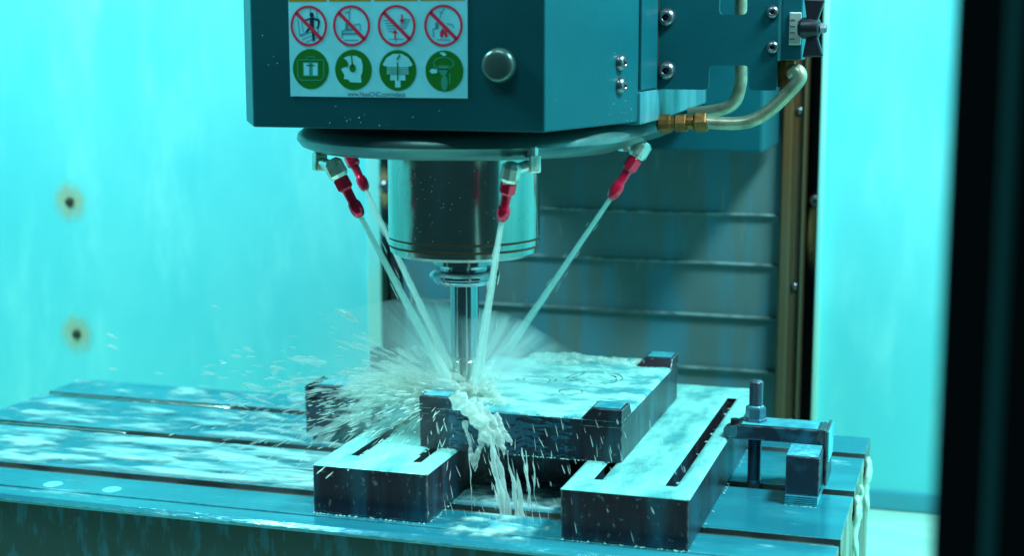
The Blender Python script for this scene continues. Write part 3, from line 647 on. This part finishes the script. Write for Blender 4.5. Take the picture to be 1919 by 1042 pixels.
# nozzles: swivel block, elbow, red fitting with a tapered tip
def hexbar(p0,p1,r,n=6):
    m = MB(); m.bar(p0,p1,r,n=n); return m
def nozzle(block, elbow, tip, s=1.0, lab_=None, show_block=True):
    block, elbow, tip = Vector(block), Vector(elbow), Vector(tip)
    t = bpy.data.objects.new('coolant_nozzle', None); C.objects.link(t); t.parent = hd; ORG[t.name] = Vector(block); t.location = block-ORG[hd.name]
    if lab_: t['label'] = lab_
    dn = (tip-elbow).normalized(); side = (elbow-block).normalized()
    def bl(m,nm,mt,**k):
        o = m.build(nm, M[mt], None, base=block, **k); o.parent = t; o.location = (0,0,0); return o
    m = MB(); m.bar(block+Vector((0,0,-.0065*s)), block+Vector((0,0,.0065*s)), .0068*s, n=4); m.bar(block+Vector((0,0,.005*s)), block+Vector((0,0,.013*s)), .0045*s,n=8)
    bl(m,'swivel_block','nickel',bevel=.0012)
    m = MB(); m.bar(block+side*.004*s, elbow-side*.002*s, .0042*s, n=16); bl(m,'swivel_neck','nickel',auto=.6)
    m = MB(); m.lathe(elbow-dn*.0065*s,[(.0045*s,0),(.0075*s,.003*s),(.0078*s,.012*s),(.0066*s,.015*s)],dn,8); bl(m,'elbow','nickel',bevel=.0006)
    e = elbow+dn*.0085*s; Ln = (tip-e).length
    m = MB(); m.lathe(e,[(.0048*s,0),(.0066*s,.001),(.0066*s,Ln*.26),(.0050*s,Ln*.32)],dn,6); bl(m,'hex_nut','red',bevel=.0005)
    m = MB(); m.lathe(e,[(.0040*s,Ln*.30),(.0036*s,Ln*.60),(.0044*s,Ln*.64),(.0051*s,Ln*.70),(.0053*s,Ln*.78),(.0051*s,Ln*.86),(.0042*s,Ln*.95),(.0028*s,Ln)],dn,20); bl(m,'nozzle_tip','red',auto=.7)
    return tip
tips = []
tips.append(nozzle(at(599,303,1.12), at(627,313,1.105), at(676,406,1.112), 1.05, 'red tipped nozzle at the front left of the ring'))
tips.append(nozzle(at(628,262,1.275), at(648,276,1.27), at(686,356,1.262), .95, 'red tipped nozzle at the back left of the ring'))
tips.append(nozzle(at(998,307,1.088), at(958,320,1.078), at(940,414,1.085), 1.0, 'red tipped nozzle at the front right of the ring'))
tips.append(nozzle(at(1172,268,1.285), at(1202,278,1.28), at(1144,372,1.272), 1.05, 'red tipped nozzle at the back right of the ring'))

# side bracket with window and cut-out
YB = 1.268
def bx(u): return at(u,160,YB).x
bxs = [-.2600, bx(1328), bx(1345), bx(1390), bx(1403), bx(1455)]
def bzv(v): return at(1350,v,YB).z
zc = [bzv(168), bzv(122), bzv(27), .56]
X0,Xa,Xb,Xc,Xd,X1_ = bxs
def rounded(pts, rs, n=6):
    out=[]; N_=len(pts)
    for i in range(N_):
        p=Vector(pts[i]); a=(Vector(pts[i-1])-p).normalized(); b=(Vector(pts[(i+1)%N_])-p).normalized(); r_=rs[i]
        if r_==0: out.append(tuple(p)); continue
        for k in range(n+1):
            t=k/n; out.append(tuple((p+a*r_)*(1-t)**2+p*2*t*(1-t)+(p+b*r_)*t*t))
    return out
def plate_with_holes(nm, outlines, y, th, matn, parent):
    c = bpy.data.curves.new(nm,'CURVE'); c.dimensions='2D'; c.fill_mode='BOTH'; c.extrude=th/2
    for pts in outlines:
        sp_=c.splines.new('POLY'); sp_.points.add(len(pts)-1); sp_.use_cyclic_u=True
        for i,p in enumerate(pts): sp_.points[i].co=(p[0],p[1],0,1)
    o = bpy.data.objects.new(nm,c); C.objects.link(o); bpy.context.view_layer.update()
    me = bpy.data.meshes.new_from_object(o.evaluated_get(bpy.context.evaluated_depsgraph_get())); bpy.data.objects.remove(o)
    me.transform(Matrix.Rotation(PI/2,4,'X')); me.transform(Matrix.Translation(Vector((0,y+th/2,0))-ORG[parent.name]))
    o = bpy.data.objects.new(nm,me); C.objects.link(o); me.materials.clear(); me.materials.append(M[matn]); o.parent=parent; ORG[o.name]=ORG[parent.name].copy()
    for p in me.polygons: p.use_smooth=False
    return o
rr_=.0045
outl = rounded([(X0,zc[0]),(Xa,zc[0]),(Xa,zc[1]),(Xd,zc[1]),(Xd,zc[0]),(X1_,zc[0]),(X1_,.56),(X0,.56)],[0,rr_,rr_,rr_,rr_,.002,0,0])
win = rounded([(Xb,zc[2]),(Xc+.003,zc[2]),(Xc+.003,.44),(Xb,.44)],[rr_]*4)
br = plate_with_holes('side_bracket',[outl,win],YB,.004,'paint',hd)
for (u,v,r) in ((1249,32,.0080),(1249,132,.0080),(1448,22,.0055),(1448,88,.0055)):
    p = at(u,v,YB); screw_mb((p.x,YB-.0001,p.z),(0,-1,0),r).build('screw', M['screw'], br, smooth=True)
# valve block at its right with a bolt-on tag and black wing knob
x0 = bx(1460); x1 = bx(1500); zb = at(1480,112,YB).z
m = MB(); m.box(x0+.0005,x1,YB+.001,YB+.03,zb,.56); m.build('valve_block', M['paint'], hd, bevel=.001)
pt = at(1491,52,YB); m = MB(); m.box(pt.x-.005,pt.x+.0045,YB-.0012,YB+.0008,pt.z-.0135,pt.z+.0125); m.build('metal_tag', M['nickel'], hd, bevel=.0004)
m = MB()
for k in range(4): m.box(pt.x-.0045,pt.x-.0005,YB-.0015,YB-.0010,pt.z-.009+k*.005,pt.z-.0083+k*.005)
m.build('tag_marks', M['rust'], hd)
kn = at(1520,52,YB-.012); m = MB(); m.lathe(kn+Vector((-.010,.002,0)),[(.006,0),(.0085,.003),(.009,.010),(.0075,.016),(.004,.018)],(1,-.1,0),20); kb = m.build('wing_knob', M['black'], hd, auto=.6)
for sg in (1,-1):
    m = MB(); z0 = kn.z; x = kn.x
    m.prism([(x-.003,z0+sg*.005),(x+.005,z0+sg*.005),(x+.0105,z0+sg*.0225),(x-.006,z0+sg*.0235)],'y',kn.y-.004,kn.y+.004); m.build('wing', M['black'], kb, bevel=.0015)
m = MB(); m.lathe(kn+Vector((.008,0,0)),[(.0045,0),(.0045,.003),(.003,.0045)],(1,-.1,0),6); m.build('bolt_end', M['screw'], kb)
# brass fitting and tubes
q = at(1474,113,YB+.015); q2 = at(1474,163,YB+.015)
m = MB(); m.bar(q, q2, .0082, n=6); m.build('hex_fitting', M['brass'], hd, bevel=.0006)
def curve(pts, n=40):
    out=[]
    P = [pts[0]]+list(pts)+[pts[-1]]
    for i in range(1,len(P)-2):
        for k in range(n//(len(P)-3)):
            t=k/(n//(len(P)-3)); a,b,c,d=P[i-1],P[i],P[i+1],P[i+2]
            out.append(.5*((2*b)+(c-a)*t+(2*a-5*b+4*c-d)*t*t+(3*b-a-3*c+d)*t**3))
    out.append(pts[-1]); return out
YP = YB+.008
pts = [at(1482,140,YB+.012),at(1494,132,YP),at(1499,146,YP-.002),at(1478,172,YP),at(1440,208,YP),at(1408,226,YP),at(1375,231,YP),at(1322,229,YP)]
m = MB(); m.tube(curve(pts,84),.0056,16); m.build('coolant_tube', M['copper'], hd, smooth=True)
pts = [at(1388,-30,1.33),at(1388,120,1.33),at(1387,158,1.33),at(1375,192,1.33),at(1345,206,1.33),at(1290,213,1.33)]
m = MB(); m.tube(curve(pts,84),.0056,16); m.build('coolant_tube', M['copper'], hd, smooth=True)
a = at(1326,228,YP); ax = (at(1230,232,YP)-a).normalized()
m = MB(); m.lathe(a,[(.0088,0),(.0093,.001),(.0093,.0095),(.0080,.011)],ax,6); m.build('tube_nut', M['brass'], hd, bevel=.0005)
m = MB(); m.lathe(a+ax*.0115,[(.0062,0),(.0062,.006)],ax,16); m.lathe(a+ax*.0175,[(.0085,0),(.0085,.009)],ax,6); m.build('tube_nut', M['brass'], hd, bevel=.0005)
m = MB(); m.lathe(a+ax*.0268,[(.0066,0),(.0066,.004),(.0080,.0042),(.0080,.014),(.005,.016)],ax,12); m.build('adapter', M['brass'], hd, bevel=.0004)

# ------------------------------------------------------------------ tool
tl_ = thing('cutting_tool', (SX,SY,.08), 'polished tool holder and end mill clamped in the spindle nose', 'milling tool')
m = MB(); m.lathe((SX,SY,0),[(.0255,.1962),(.0255,.1890),(.0245,.1885),(.0205,.1880),(.0200,.1845),(.0240,.1838),(.0278,.1815),(.0290,.1800),(.0290,.1782),(.0262,.1768),(.0262,.1757),(.0255,.1745),(.0235,.1725),(.016,.1718),(.0,.1718)],(0,0,1),72,caps=False); m.build('holder_flange', M['tool'], tl_, auto=.5)
m = MB(); m.lathe((SX,SY,0),[(.0118,.172),(.0118,.1105),(.0108,.1095),(.0,.1095)],(0,0,1),56,caps=False); m.build('shank', M['tool'], tl_, auto=.5)
m = MB(); m.lathe((SX,SY,0),[(.0095,.1095),(.0095,.1075),(.0103,.1065),(.0103,.084),(.0098,.0835),(.0,.0835)],(0,0,1),48,caps=False); m.build('cutter_body', M['chrome'], tl_, auto=.5)
m = MB()
for k in range(4):
    pp=[]
    for j in range(9):
        a = k*PI/2+j*.22; pp.append((SX+.0088*math.cos(a),SY+.0088*math.sin(a),.083-j*.0012))
    m.tube(pp,.0022,6)
m.lathe((SX,SY,.0735),[(.0075,0),(.0075,.0098)],(0,0,1),20); m.build('cutting_edge', M['tool'], tl_, smooth=True)

# ------------------------------------------------------------------ coolant jets
IMP = Vector((SX+.002, SY-.004, WT+.004))
ends = [at(838,712,1.172), at(848,700,1.20), at(893,715,1.165), az(944,668,WT)]
names = ['front left','back left','front right','back right']
for i,(a,b) in enumerate(zip(tips,ends)):
    m = MB(); n = 60; L_ = (b-a).length; pts=[]; rad=[]
    side = Vector((1,0,0))
    for k in range(n+1):
        t = k/n; p = a.lerp(b,t); 
        p += Vector((nz(t*6,i,1),nz(t*6,i,2),0))*.0005*t
        pts.append(p); rad.append((.0023+.0023*t*(1 if i!=1 else .7))*(1+.06*nz(t*26,i,5))*(1+.25*max(0,t-.7)/.3))
    m.tube(pts,rad,14); o = m.build('coolant_jet', M['jet'], smooth=True); tag(o,'straight pale jet of coolant from the %s nozzle'%names[i],'coolant jet','coolant jets from the ring nozzles')
    m = MB()
    for k in range(45):
        t = rr.random()**.7; p = a.lerp(b,t); s = .003+.006*t
        p += Vector((rr.gauss(0,s*.55),rr.gauss(0,s*.55),rr.gauss(0,s*.4)))
        m.drop(p,(b-a),rr.uniform(.004,.014),rr.uniform(.0002,.0006),5)
    o = m.build('jet_droplets', M['spray'], o, smooth=True); o['kind']='stuff'

# ------------------------------------------------------------------ splash
# foam heap round the cutter
def blobs(m, items, sub=2, amp=.35, fr=220, seed=0):
    import bmesh as B
    bm = B.new(); B.ops.create_icosphere(bm, subdivisions=sub, radius=1); vs0=[v.co.copy() for v in bm.verts]; fs=[tuple(v.index for v in f.verts) for f in bm.faces]; bm.free()
    for (c,r,dr,st) in items:
        d = Vector(dr).normalized(); q = d.to_track_quat('X','Z'); out=[]
        for v in vs0:
            p = Vector((v.x*st,v.y,v.z)); p = q @ p; w2 = Vector(c)+p*r
            out.append(w2 + p*r*amp*noise.fractal(w2*fr*.4+Vector((seed,0,0)),1,2,3))
        m.add(out,fs)
    return m
R = random.Random(11)
items=[]
for k in range(110):
    a = R.uniform(0,2*PI); rad = abs(R.gauss(0,.014)); c = IMP+Vector((math.cos(a)*rad*1.3+.002, math.sin(a)*rad*.8, R.uniform(-.002,.007)*(1.3-rad/.03)))
    if c.x < IMP.x-.008 and c.y < IMP.y+.004: c.x = IMP.x+.012+R.random()*.03; c.z = WT+R.uniform(-.001,.002)
    items.append((c,R.uniform(.0015,.0046),(math.cos(a),math.sin(a),.2),R.uniform(1.3,3.2)))
for k in range(90):
    items.append(((-.407+R.gauss(0,.011),1.188+R.gauss(0,.007),.078+abs(R.gauss(0,.008))),R.uniform(.0016,.0048),(-1,R.gauss(0,.4),R.uniform(0,.5)),R.uniform(1.4,3.4)))
for k in range(60):
    t = R.random(); items.append(((-.385+.11*t,1.352+R.gauss(0,.008),WT+.0012+R.uniform(0,.0025)),R.uniform(.0015,.0036),(1,R.gauss(0,.3),0),R.uniform(2,4)))
m = blobs(MB(),items,3,.6,420); o = m.build('foam_heap', M['foam3'], smooth=True); tag(o,'white foam boiling round the cutter tip','foam',kind='stuff')
# sheets and strands flung outwards
def fling(a, el, v0, r0, t0, t1, w0, seed, g=9.8):
    d = Vector((math.cos(a)*math.cos(el), math.sin(a)*math.cos(el), math.sin(el))); pts=[]; rad=[]; n=12
    for k in range(n+1):
        s = k/n; t = t0+(t1-t0)*s; p = IMP+d*(r0+v0*t)+Vector((0,0,-.5*g*t*t*.6))
        p += Vector((nz(s*4,seed,1),nz(s*4,seed,2),nz(s*4,seed,3)))*.0016
        pts.append(p); rad.append(w0*math.sin(PI*min(1,.08+s*.9))*(1+.5*nz(s*9,seed,4)))
    return pts,[max(.00012,x) for x in rad]
m = MB()
for k in range(130):
    a = R.gauss(PI*.95,.26) if R.random()<.78 else R.uniform(0,2*PI)
    left = math.cos(a)<-.3
    el = abs(R.gauss(.10,.16)) if left else abs(R.gauss(.25,.25)); v0 = R.uniform(.8,2.4) if left else R.uniform(.4,1.1)
    t0 = R.uniform(0,.05)*(1 if left else .5); t1 = t0+R.uniform(.003,.012)
    pts,rad = fling(a,el,v0,.006,t0,t1,R.uniform(.0007,.0020),k); 
    if min(p.z for p in pts)<.003 or any(p.y<WY0+.022 and p.z<.11 and p.x>WX0-.03 for p in pts): continue
    m.tube(pts,rad,6,flat=R.uniform(.35,1))
o = m.build('coolant_spray', M['spray'], smooth=True); tag(o,'pale streaks of coolant flung left from the cutter across the table','spray',kind='stuff')
m = MB()
for k in range(900):
    a = R.gauss(PI*.95,.24) if R.random()<.8 else R.uniform(PI*.4,PI*1.7)
    el = R.gauss(.07,.15); v0 = R.uniform(.8,2.2)
    t0 = R.uniform(0,.075)*R.random()**1.5; t1 = t0+R.uniform(.008,.022)
    pts,rad = fling(a,el,v0,.004,t0,t1,R.uniform(.0018,.0065),k+900)
    if min(p.z for p in pts)<.004 or any(p.y<WY0+.024 and p.z<.11 and p.x>WX0-.04 for p in pts): continue
    m.tube(pts,rad,8,flat=R.uniform(.3,.8))
o = m.build('soft_spray', M['soft'], smooth=True); tag(o,'soft milky veils of coolant thrown left over the riser block','spray',kind='stuff')
m = MB()
for k in range(1700):
    a = R.gauss(PI*1.02,.5) if R.random()<.72 else R.uniform(0,2*PI)
    left = math.cos(a)<-.2; el = abs(R.gauss(.12,.2)) if left else abs(R.gauss(.35,.35)); v0 = R.uniform(.7,2.6) if left else R.uniform(.4,1.2)
    t = R.uniform(.004,.12); d = Vector((math.cos(a)*math.cos(el), math.sin(a)*math.cos(el), math.sin(el)))
    p = IMP+d*v0*t*R.uniform(.4,1)+Vector((0,0,-.5*9.8*t*t)); vel = d*v0+Vector((0,0,-9.8*t))
    if p.z<.002 or p.y>1.62 or (p.z<WP and WX0<p.x<WX1 and WY0<p.y<WY1): continue
    m.drop(p,vel,R.uniform(.002,.012),R.uniform(.0002,.0009)*(1.3 if t<.05 else .9),5)
o = m.build('spray_droplets', M['spray'], smooth=True); tag(o,'fine coolant droplets flying round the cutting zone','droplets',kind='stuff')
m = MB()
for (u,v,Y_,l_,r_) in ((210,630,1.3,.014,.0022),(212,651,1.3,.014,.0022),(213,692,1.3,.012,.002),(467,656,1.25,.012,.0024),(443,668,1.25,.012,.0020),(405,575,1.25,.010,.0010),(520,690,1.22,.016,.0026),(430,742,1.22,.02,.0030),(480,725,1.22,.018,.0028),(395,700,1.25,.014,.0018),(545,720,1.2,.018,.0034),(300,700,1.3,.012,.0014),(330,735,1.25,.012,.0018)):
    m.drop(at(u,v,Y_),(-1,0,.06+.25*(v<660)),l_,r_,10)
for k in range(90):
    u = R.gauss(520,75); v = 760+R.gauss(0,45)-(520-u)*.05; m.drop(at(u,v,R.uniform(1.15,1.28)),(-1,R.gauss(0,.2),R.gauss(-.1,.2)),R.uniform(.006,.022),R.uniform(.0005,.0020),8)
o = m.build('flung_droplets', M['soft'], smooth=True); tag(o,'large loose droplets flying left in front of the bright wall','droplets',kind='stuff')
# water pouring over the front of the workpiece and down to the table
def pour(m, u0, u1, v0, v1, Y0, w0, w1, seed, n=22, flat=.45, tip=0):
    pts=[]; rad=[]
    for k in range(n+1):
        t=k/n; p = at(u0+(u1-u0)*t+5*nz(t*4,seed,7), v0+(v1-v0)*t, Y0-.006*math.sin(t*1.5)-.003*t)
        pts.append(p); rad.append((w0+(w1-w0)*t)*(1+.55*nz(t*7,seed,9))*(1 if t<.85 else max(.08,(1-t)/.15))*(1 if t>tip or tip==0 else .1+.9*t/tip))
    m.tube(pts,rad,12,flat=flat,flataxis=(0,1,0))
m = MB()
YF = WY0-.001
for i,(u0,u1,v0,v1,w0,w1) in enumerate([(850,905,738,800,.0075,.006),(880,925,750,835,.008,.006),(905,945,765,842,.006,.004),(872,890,790,885,.0022,.0018),(895,915,770,838,.006,.003),(925,958,775,835,.004,.0025),(940,944,800,860,.002,.001),(905,890,800,885,.0022,.0018)]):
    pour(m,u0,u1,v0,v1,YF-.003,w0,w1,i)
o = m.build('pouring_coolant', M['foam3'], smooth=True)
o.modifiers.new('sub','SUBSURF').render_levels=1
tx = bpy.data.textures.new('lumps','CLOUDS'); tx.noise_scale=.009
dm = o.modifiers.new('disp','DISPLACE'); dm.texture=tx; dm.strength=.0045; dm.texture_coords='GLOBAL'; dm.mid_level=.5
tx2 = bpy.data.textures.new('fine_lumps','CLOUDS'); tx2.noise_scale=.0035
dm = o.modifiers.new('disp2','DISPLACE'); dm.texture=tx2; dm.strength=.0020; dm.texture_coords='GLOBAL'; dm.mid_level=.5
tag(o,'white coolant pouring over the front edge of the workpiece','coolant',kind='stuff')
m = MB(); nx, ny = 90, 34; vv = []
for j in range(ny+1):
    for i in range(nx+1):
        x = -.405+.105*i/nx; t = j/ny
        z = WT+.0012-t*(.034+.006*nz(x,0,3,90)); h = .0006+.0016*max(0,fbm(x,z*.25,5,110,4)+.25)+.0012*math.sin(PI*min(1,t*2))*.4
        if i in (0,nx) or j==ny: h = -.0008
        m.v.append((x,WY0-h-.0002,z)); vv.append(h)
for j in range(ny):
    for i in range(nx):
        a = j*(nx+1)+i; c = fbm(-.405+.105*i/nx, .2*j/ny, 8, 55, 3)
        if c+.25-abs(i/nx-.35)*.9 > -.12: m.f.append((a,a+1,a+nx+2,a+nx+1))
o = m.build('water_sheet', M['wetface'], smooth=True); tag(o,'thin clear sheet of coolant sliding down the front face of the workpiece','coolant',kind='stuff')
m = MB()
for i,(u0,u1,v0,v1,w0,w1) in enumerate([(915,950,800,1000,.0034,.0036),(925,962,820,1005,.0036,.0026),(952,975,845,1010,.0018,.0030),(985,992,845,965,.0016,.0010),(978,998,840,960,.0012,.0012),(968,985,880,1000,.0022,.0030),(915,935,850,930,.0010,.0008),(1000,1003,850,960,.0007,.0006),(880,884,850,960,.0008,.0007),(925,955,910,1012,.0020,.0016)]):
    pour(m,u0,u1,v0,v1,YF-.012,w0*.8,w1*.8,i+20,flat=.5,tip=.35)
o = m.build('falling_strands', M['jet'], smooth=True)
dm = o.modifiers.new('disp','DISPLACE'); dm.texture=tx; dm.strength=.0025; dm.texture_coords='GLOBAL'; dm.mid_level=.5
tag(o,'twisted strands of coolant falling from the workpiece to the table','coolant',kind='stuff')
m = MB()
for k in range(170):
    u = R.uniform(800,1290); v = R.uniform(790,1030); m.drop(at(u,v,R.uniform(1.05,1.14)),(R.gauss(.25,.15),0,-1),R.uniform(.003,.012),R.uniform(.00015,.0005),5)
o = m.build('falling_droplets', M['spray'], smooth=True); tag(o,'droplets falling in front of the workpiece and riser blocks','droplets',kind='stuff')

# coolant on the table
def field(x0,x1,y0,y1,z,res,fn,matn,nm,label,thr=0.0):
    nx=int((x1-x0)/res); ny=int((y1-y0)/res); m=MB(); vid={}; hh={}
    for i in range(nx+1):
        for j in range(ny+1):
            x=x0+(x1-x0)*i/nx; y=y0+(y1-y0)*j/ny; hh[i,j]=fn(x,y)
    def gv(i,j):
        if (i,j) not in vid:
            vid[i,j]=len(m.v); h=hh[i,j]; h = math.sqrt(h)*.0026*(min(1,h*12+.0)) if h>0 else -.0008; m.v.append((x0+(x1-x0)*i/nx,y0+(y1-y0)*j/ny,z+h))
        return vid[i,j]
    for i in range(nx):
        for j in range(ny):
            if max(hh[i,j],hh[i+1,j],hh[i,j+1],hh[i+1,j+1])>0: m.f.append((gv(i,j),gv(i+1,j),gv(i+1,j+1),gv(i,j+1)))
    o=m.build(nm,M[matn],smooth=True)
    at_=o.data.attributes.new('thick','FLOAT','POINT'); inv={v:k for k,v in vid.items()}
    for i in range(len(o.data.vertices)): at_.data[i].value = max(0,min(1,hh[inv[i]]/.62))
    return tag(o,label,'coolant',kind='stuff')
def streak(x,y,seed,ax=.35):
    # streaks radiate from the impact
    dx,dy=x-IMP.x,y-IMP.y; a=math.atan2(dy,dx); r=math.hypot(dx,dy)
    return noise.fractal(Vector((a*16,r*12,seed)),1,2,4)*.55 + noise.fractal(Vector((x*22,y*46,seed+3)),1,2,4)*.7
for nm,ys,dens,lb in (('front',(1.131,1.243),.30,'streaked milky coolant between the front and middle slots at left'),('mid',(1.261,1.3635),.02,'streaked milky coolant between the middle and far slots at left'),('far',(1.3815,1.438),-.12,'thin milky coolant patches on the far strip of the table')):
    def fn(x,y,ys=ys,dens=dens):
        e=min(y-ys[0],ys[1]-y)/.01; near=max(0,1-abs(x+.52)/.45)
        return min(e, streak(x,y,2)*1.15+dens+.30*near+.02)
    field(TX0+.003,-.497,ys[0],ys[1],0,.0024,fn,'tfilm','coolant_puddle',lb)
def fn(x,y):
    e=min(y-1.0545,1.113-y)/.008; c=1-abs(x+.345)/.055
    return min(e, c*1.0 + .75*fbm(x,y,4,55,4)-.42)
field(-.3965,-.2895,1.0545,1.113,0,.0018,fn,'poolm','coolant_puddle','frothy coolant pool between the two riser blocks')
def fn(x,y):
    e=min(y-1.131,1.243-y)/.008; return min(e, .35+.6*fbm(x,y,9,60,4))
field(-.3965,-.2895,1.131,1.243,0,.0024,fn,'tfilm','coolant_puddle','thin coolant pool in the shadow under the workpiece')
for k_ in ('tfilm','poolm'):
    nt_ = M[k_].node_tree; a_ = nt_.nodes.new('ShaderNodeAttribute'); a_.attribute_name='thick'; q_ = nt_.nodes.new('ShaderNodeMath'); q_.operation='MULTIPLY'; q_.inputs[1].default_value=.95
    nt_.links.new(a_.outputs['Fac'],q_.inputs[0]); nt_.links.new(q_.outputs[0],nt_.nodes['Principled BSDF'].inputs['Alpha'])
# froth beads along the feet of the blocks
m=MB()
def bead(x,y,z,s): m.lathe((x,y,z-.0003),[(s,0),(s*.9,s*.45),(s*.55,s*.8),(s*.1,s*.95)],(0,0,1),8)
for k in range(260):
    t=R.random(); 
    edge=R.choice([0,1,2,3,4,5])
    s=R.uniform(.0004,.0013)
    if edge==0: bead(-.494+.0965*t,1.0752-R.random()*.002,0,s)
    elif edge==1: bead(-.289+.0975*t,1.0697-R.random()*.002,0,s)
    elif edge==2: bead(-.3972+R.random()*.003,1.0757+.15*t,0,s)
    elif edge==3: bead(-.1913+R.random()*.002,1.07+.36*t,0,s*.8)
    elif edge==4: bead(-.1385+.026*t,1.2055-R.random()*.001,0,s*.7)
    else: bead(-.35+.09*t,1.1465-R.random()*.002,H+.001,s*.9)
o=m.build('froth_beads',M['foam'],smooth=True); tag(o,'small froth bubbles along the feet of the dark blocks','froth',kind='stuff')
# dribbles off the right end of the table
for i,(y,ln,w_) in enumerate(((1.385,.05,.006),(1.262,.055,.006),(1.30,.03,.0035))):
    m=MB(); n=14; m.tube([(TX1+.002+.0015*math.sin(k*.6),y+.003*nz(k*.4,i),-.006-ln*k/n) for k in range(n+1)],[w_*(.35+.8*math.sin(PI*min(1,(k+2)/(n+2))))*(1+.3*nz(k*.7,i,3)) for k in range(n+1)],12,flat=.5,flataxis=(1,0,0))
    o=m.build('coolant_dribble',M['foam2'],smooth=True); tag(o,('creamy dribble off the table end nearest the wall','creamy dribble off the table end below the middle slot','thinner creamy dribble between the other two on the table end')[i],'dribble')

# drifting spray: one closed body of fine mist round the cutting zone
def mist():
    m=bpy.data.materials.new('fine_mist'); m.use_nodes=True; nt=m.node_tree; N=nt.nodes; L=nt.links
    for n in list(N):
        if n.type!='OUTPUT_MATERIAL': N.remove(n)
    out=[n for n in N if n.type=='OUTPUT_MATERIAL'][0]
    pv=N.new('ShaderNodeVolumePrincipled'); pv.inputs['Color'].default_value=(.95,1,.97,1); pv.inputs['Anisotropy'].default_value=.1
    g=N.new('ShaderNodeNewGeometry'); sb=N.new('ShaderNodeVectorMath'); sb.operation='SUBTRACT'; sb.inputs[1].default_value=IMP; L.new(g.outputs['Position'],sb.inputs[0])
    ln=N.new('ShaderNodeVectorMath'); ln.operation='LENGTH'; L.new(sb.outputs[0],ln.inputs[0])
    nm=N.new('ShaderNodeVectorMath'); nm.operation='NORMALIZE'; L.new(sb.outputs[0],nm.inputs[0])
    sc=N.new('ShaderNodeVectorMath'); sc.operation='SCALE'; sc.inputs['Scale'].default_value=4; L.new(sb.outputs[0],sc.inputs[0])
    s2=N.new('ShaderNodeVectorMath'); s2.operation='SCALE'; s2.inputs['Scale'].default_value=6; L.new(nm.outputs[0],s2.inputs[0])
    ad=N.new('ShaderNodeVectorMath'); ad.operation='ADD'; L.new(sc.outputs[0],ad.inputs[0]); L.new(s2.outputs[0],ad.inputs[1])
    ns=N.new('ShaderNodeTexNoise'); ns.inputs['Scale'].default_value=1.6; ns.inputs['Detail'].default_value=4; ns.inputs['Roughness'].default_value=.65; L.new(ad.outputs[0],ns.inputs['Vector'])
    r=N.new('ShaderNodeMapRange'); r.inputs['From Min'].default_value=.44; r.inputs['From Max'].default_value=.72; L.new(ns.outputs['Fac'],r.inputs['Value'])
    f=N.new('ShaderNodeMapRange'); f.interpolation_type='SMOOTHERSTEP'; f.inputs['From Min'].default_value=.19; f.inputs['From Max'].default_value=.0; f.inputs['To Min'].default_value=0; f.inputs['To Max'].default_value=1; L.new(ln.outputs['Value'],f.inputs['Value'])
    p=N.new('ShaderNodeMath'); p.operation='POWER'; p.inputs[1].default_value=1.6; L.new(f.outputs[0],p.inputs[0])
    mu=N.new('ShaderNodeMath'); mu.operation='MULTIPLY'; L.new(r.outputs[0],mu.inputs[0]); L.new(p.outputs[0],mu.inputs[1])
    m3=N.new('ShaderNodeMath'); m3.operation='MULTIPLY'; m3.inputs[1].default_value=60
    sx_=N.new('ShaderNodeSeparateXYZ'); L.new(g.outputs['Position'],sx_.inputs[0]); fy=N.new('ShaderNodeMapRange'); fy.interpolation_type='SMOOTHSTEP'; fy.inputs['From Min'].default_value=1.150; fy.inputs['From Max'].default_value=1.185; fy.inputs['To Min'].default_value=.04; L.new(sx_.outputs['Y'],fy.inputs['Value'])
    fx=N.new('ShaderNodeMapRange'); fx.interpolation_type='SMOOTHSTEP'; fx.inputs['From Min'].default_value=-.40; fx.inputs['From Max'].default_value=-.33; fx.inputs['To Min'].default_value=1; fx.inputs['To Max'].default_value=.35; L.new(sx_.outputs['X'],fx.inputs['Value'])
    mm=N.new('ShaderNodeMath'); mm.operation='MULTIPLY'; L.new(fx.outputs[0],mm.inputs[0]); L.new(fy.outputs[0],mm.inputs[1])
    ml=N.new('ShaderNodeMath'); ml.operation='MULTIPLY'; L.new(mm.outputs[0],ml.inputs[0]); L.new(mu.outputs[0],ml.inputs[1]); L.new(ml.outputs[0],m3.inputs[0])
    L.new(m3.outputs[0],pv.inputs['Density']); L.new(pv.outputs[0],out.inputs['Volume'])
    return m
m=MB(); m.lathe((IMP.x-.05,IMP.y,WT-.03),[(.02,-.03),(.12,-.02),(.17,.01),(.16,.05),(.10,.09),(.02,.11)],(0,0,1),32)
o=m.build('spray_mist',mist(),smooth=True); tag(o,'soft pale mist hanging round the cutter tip','mist',kind='stuff')
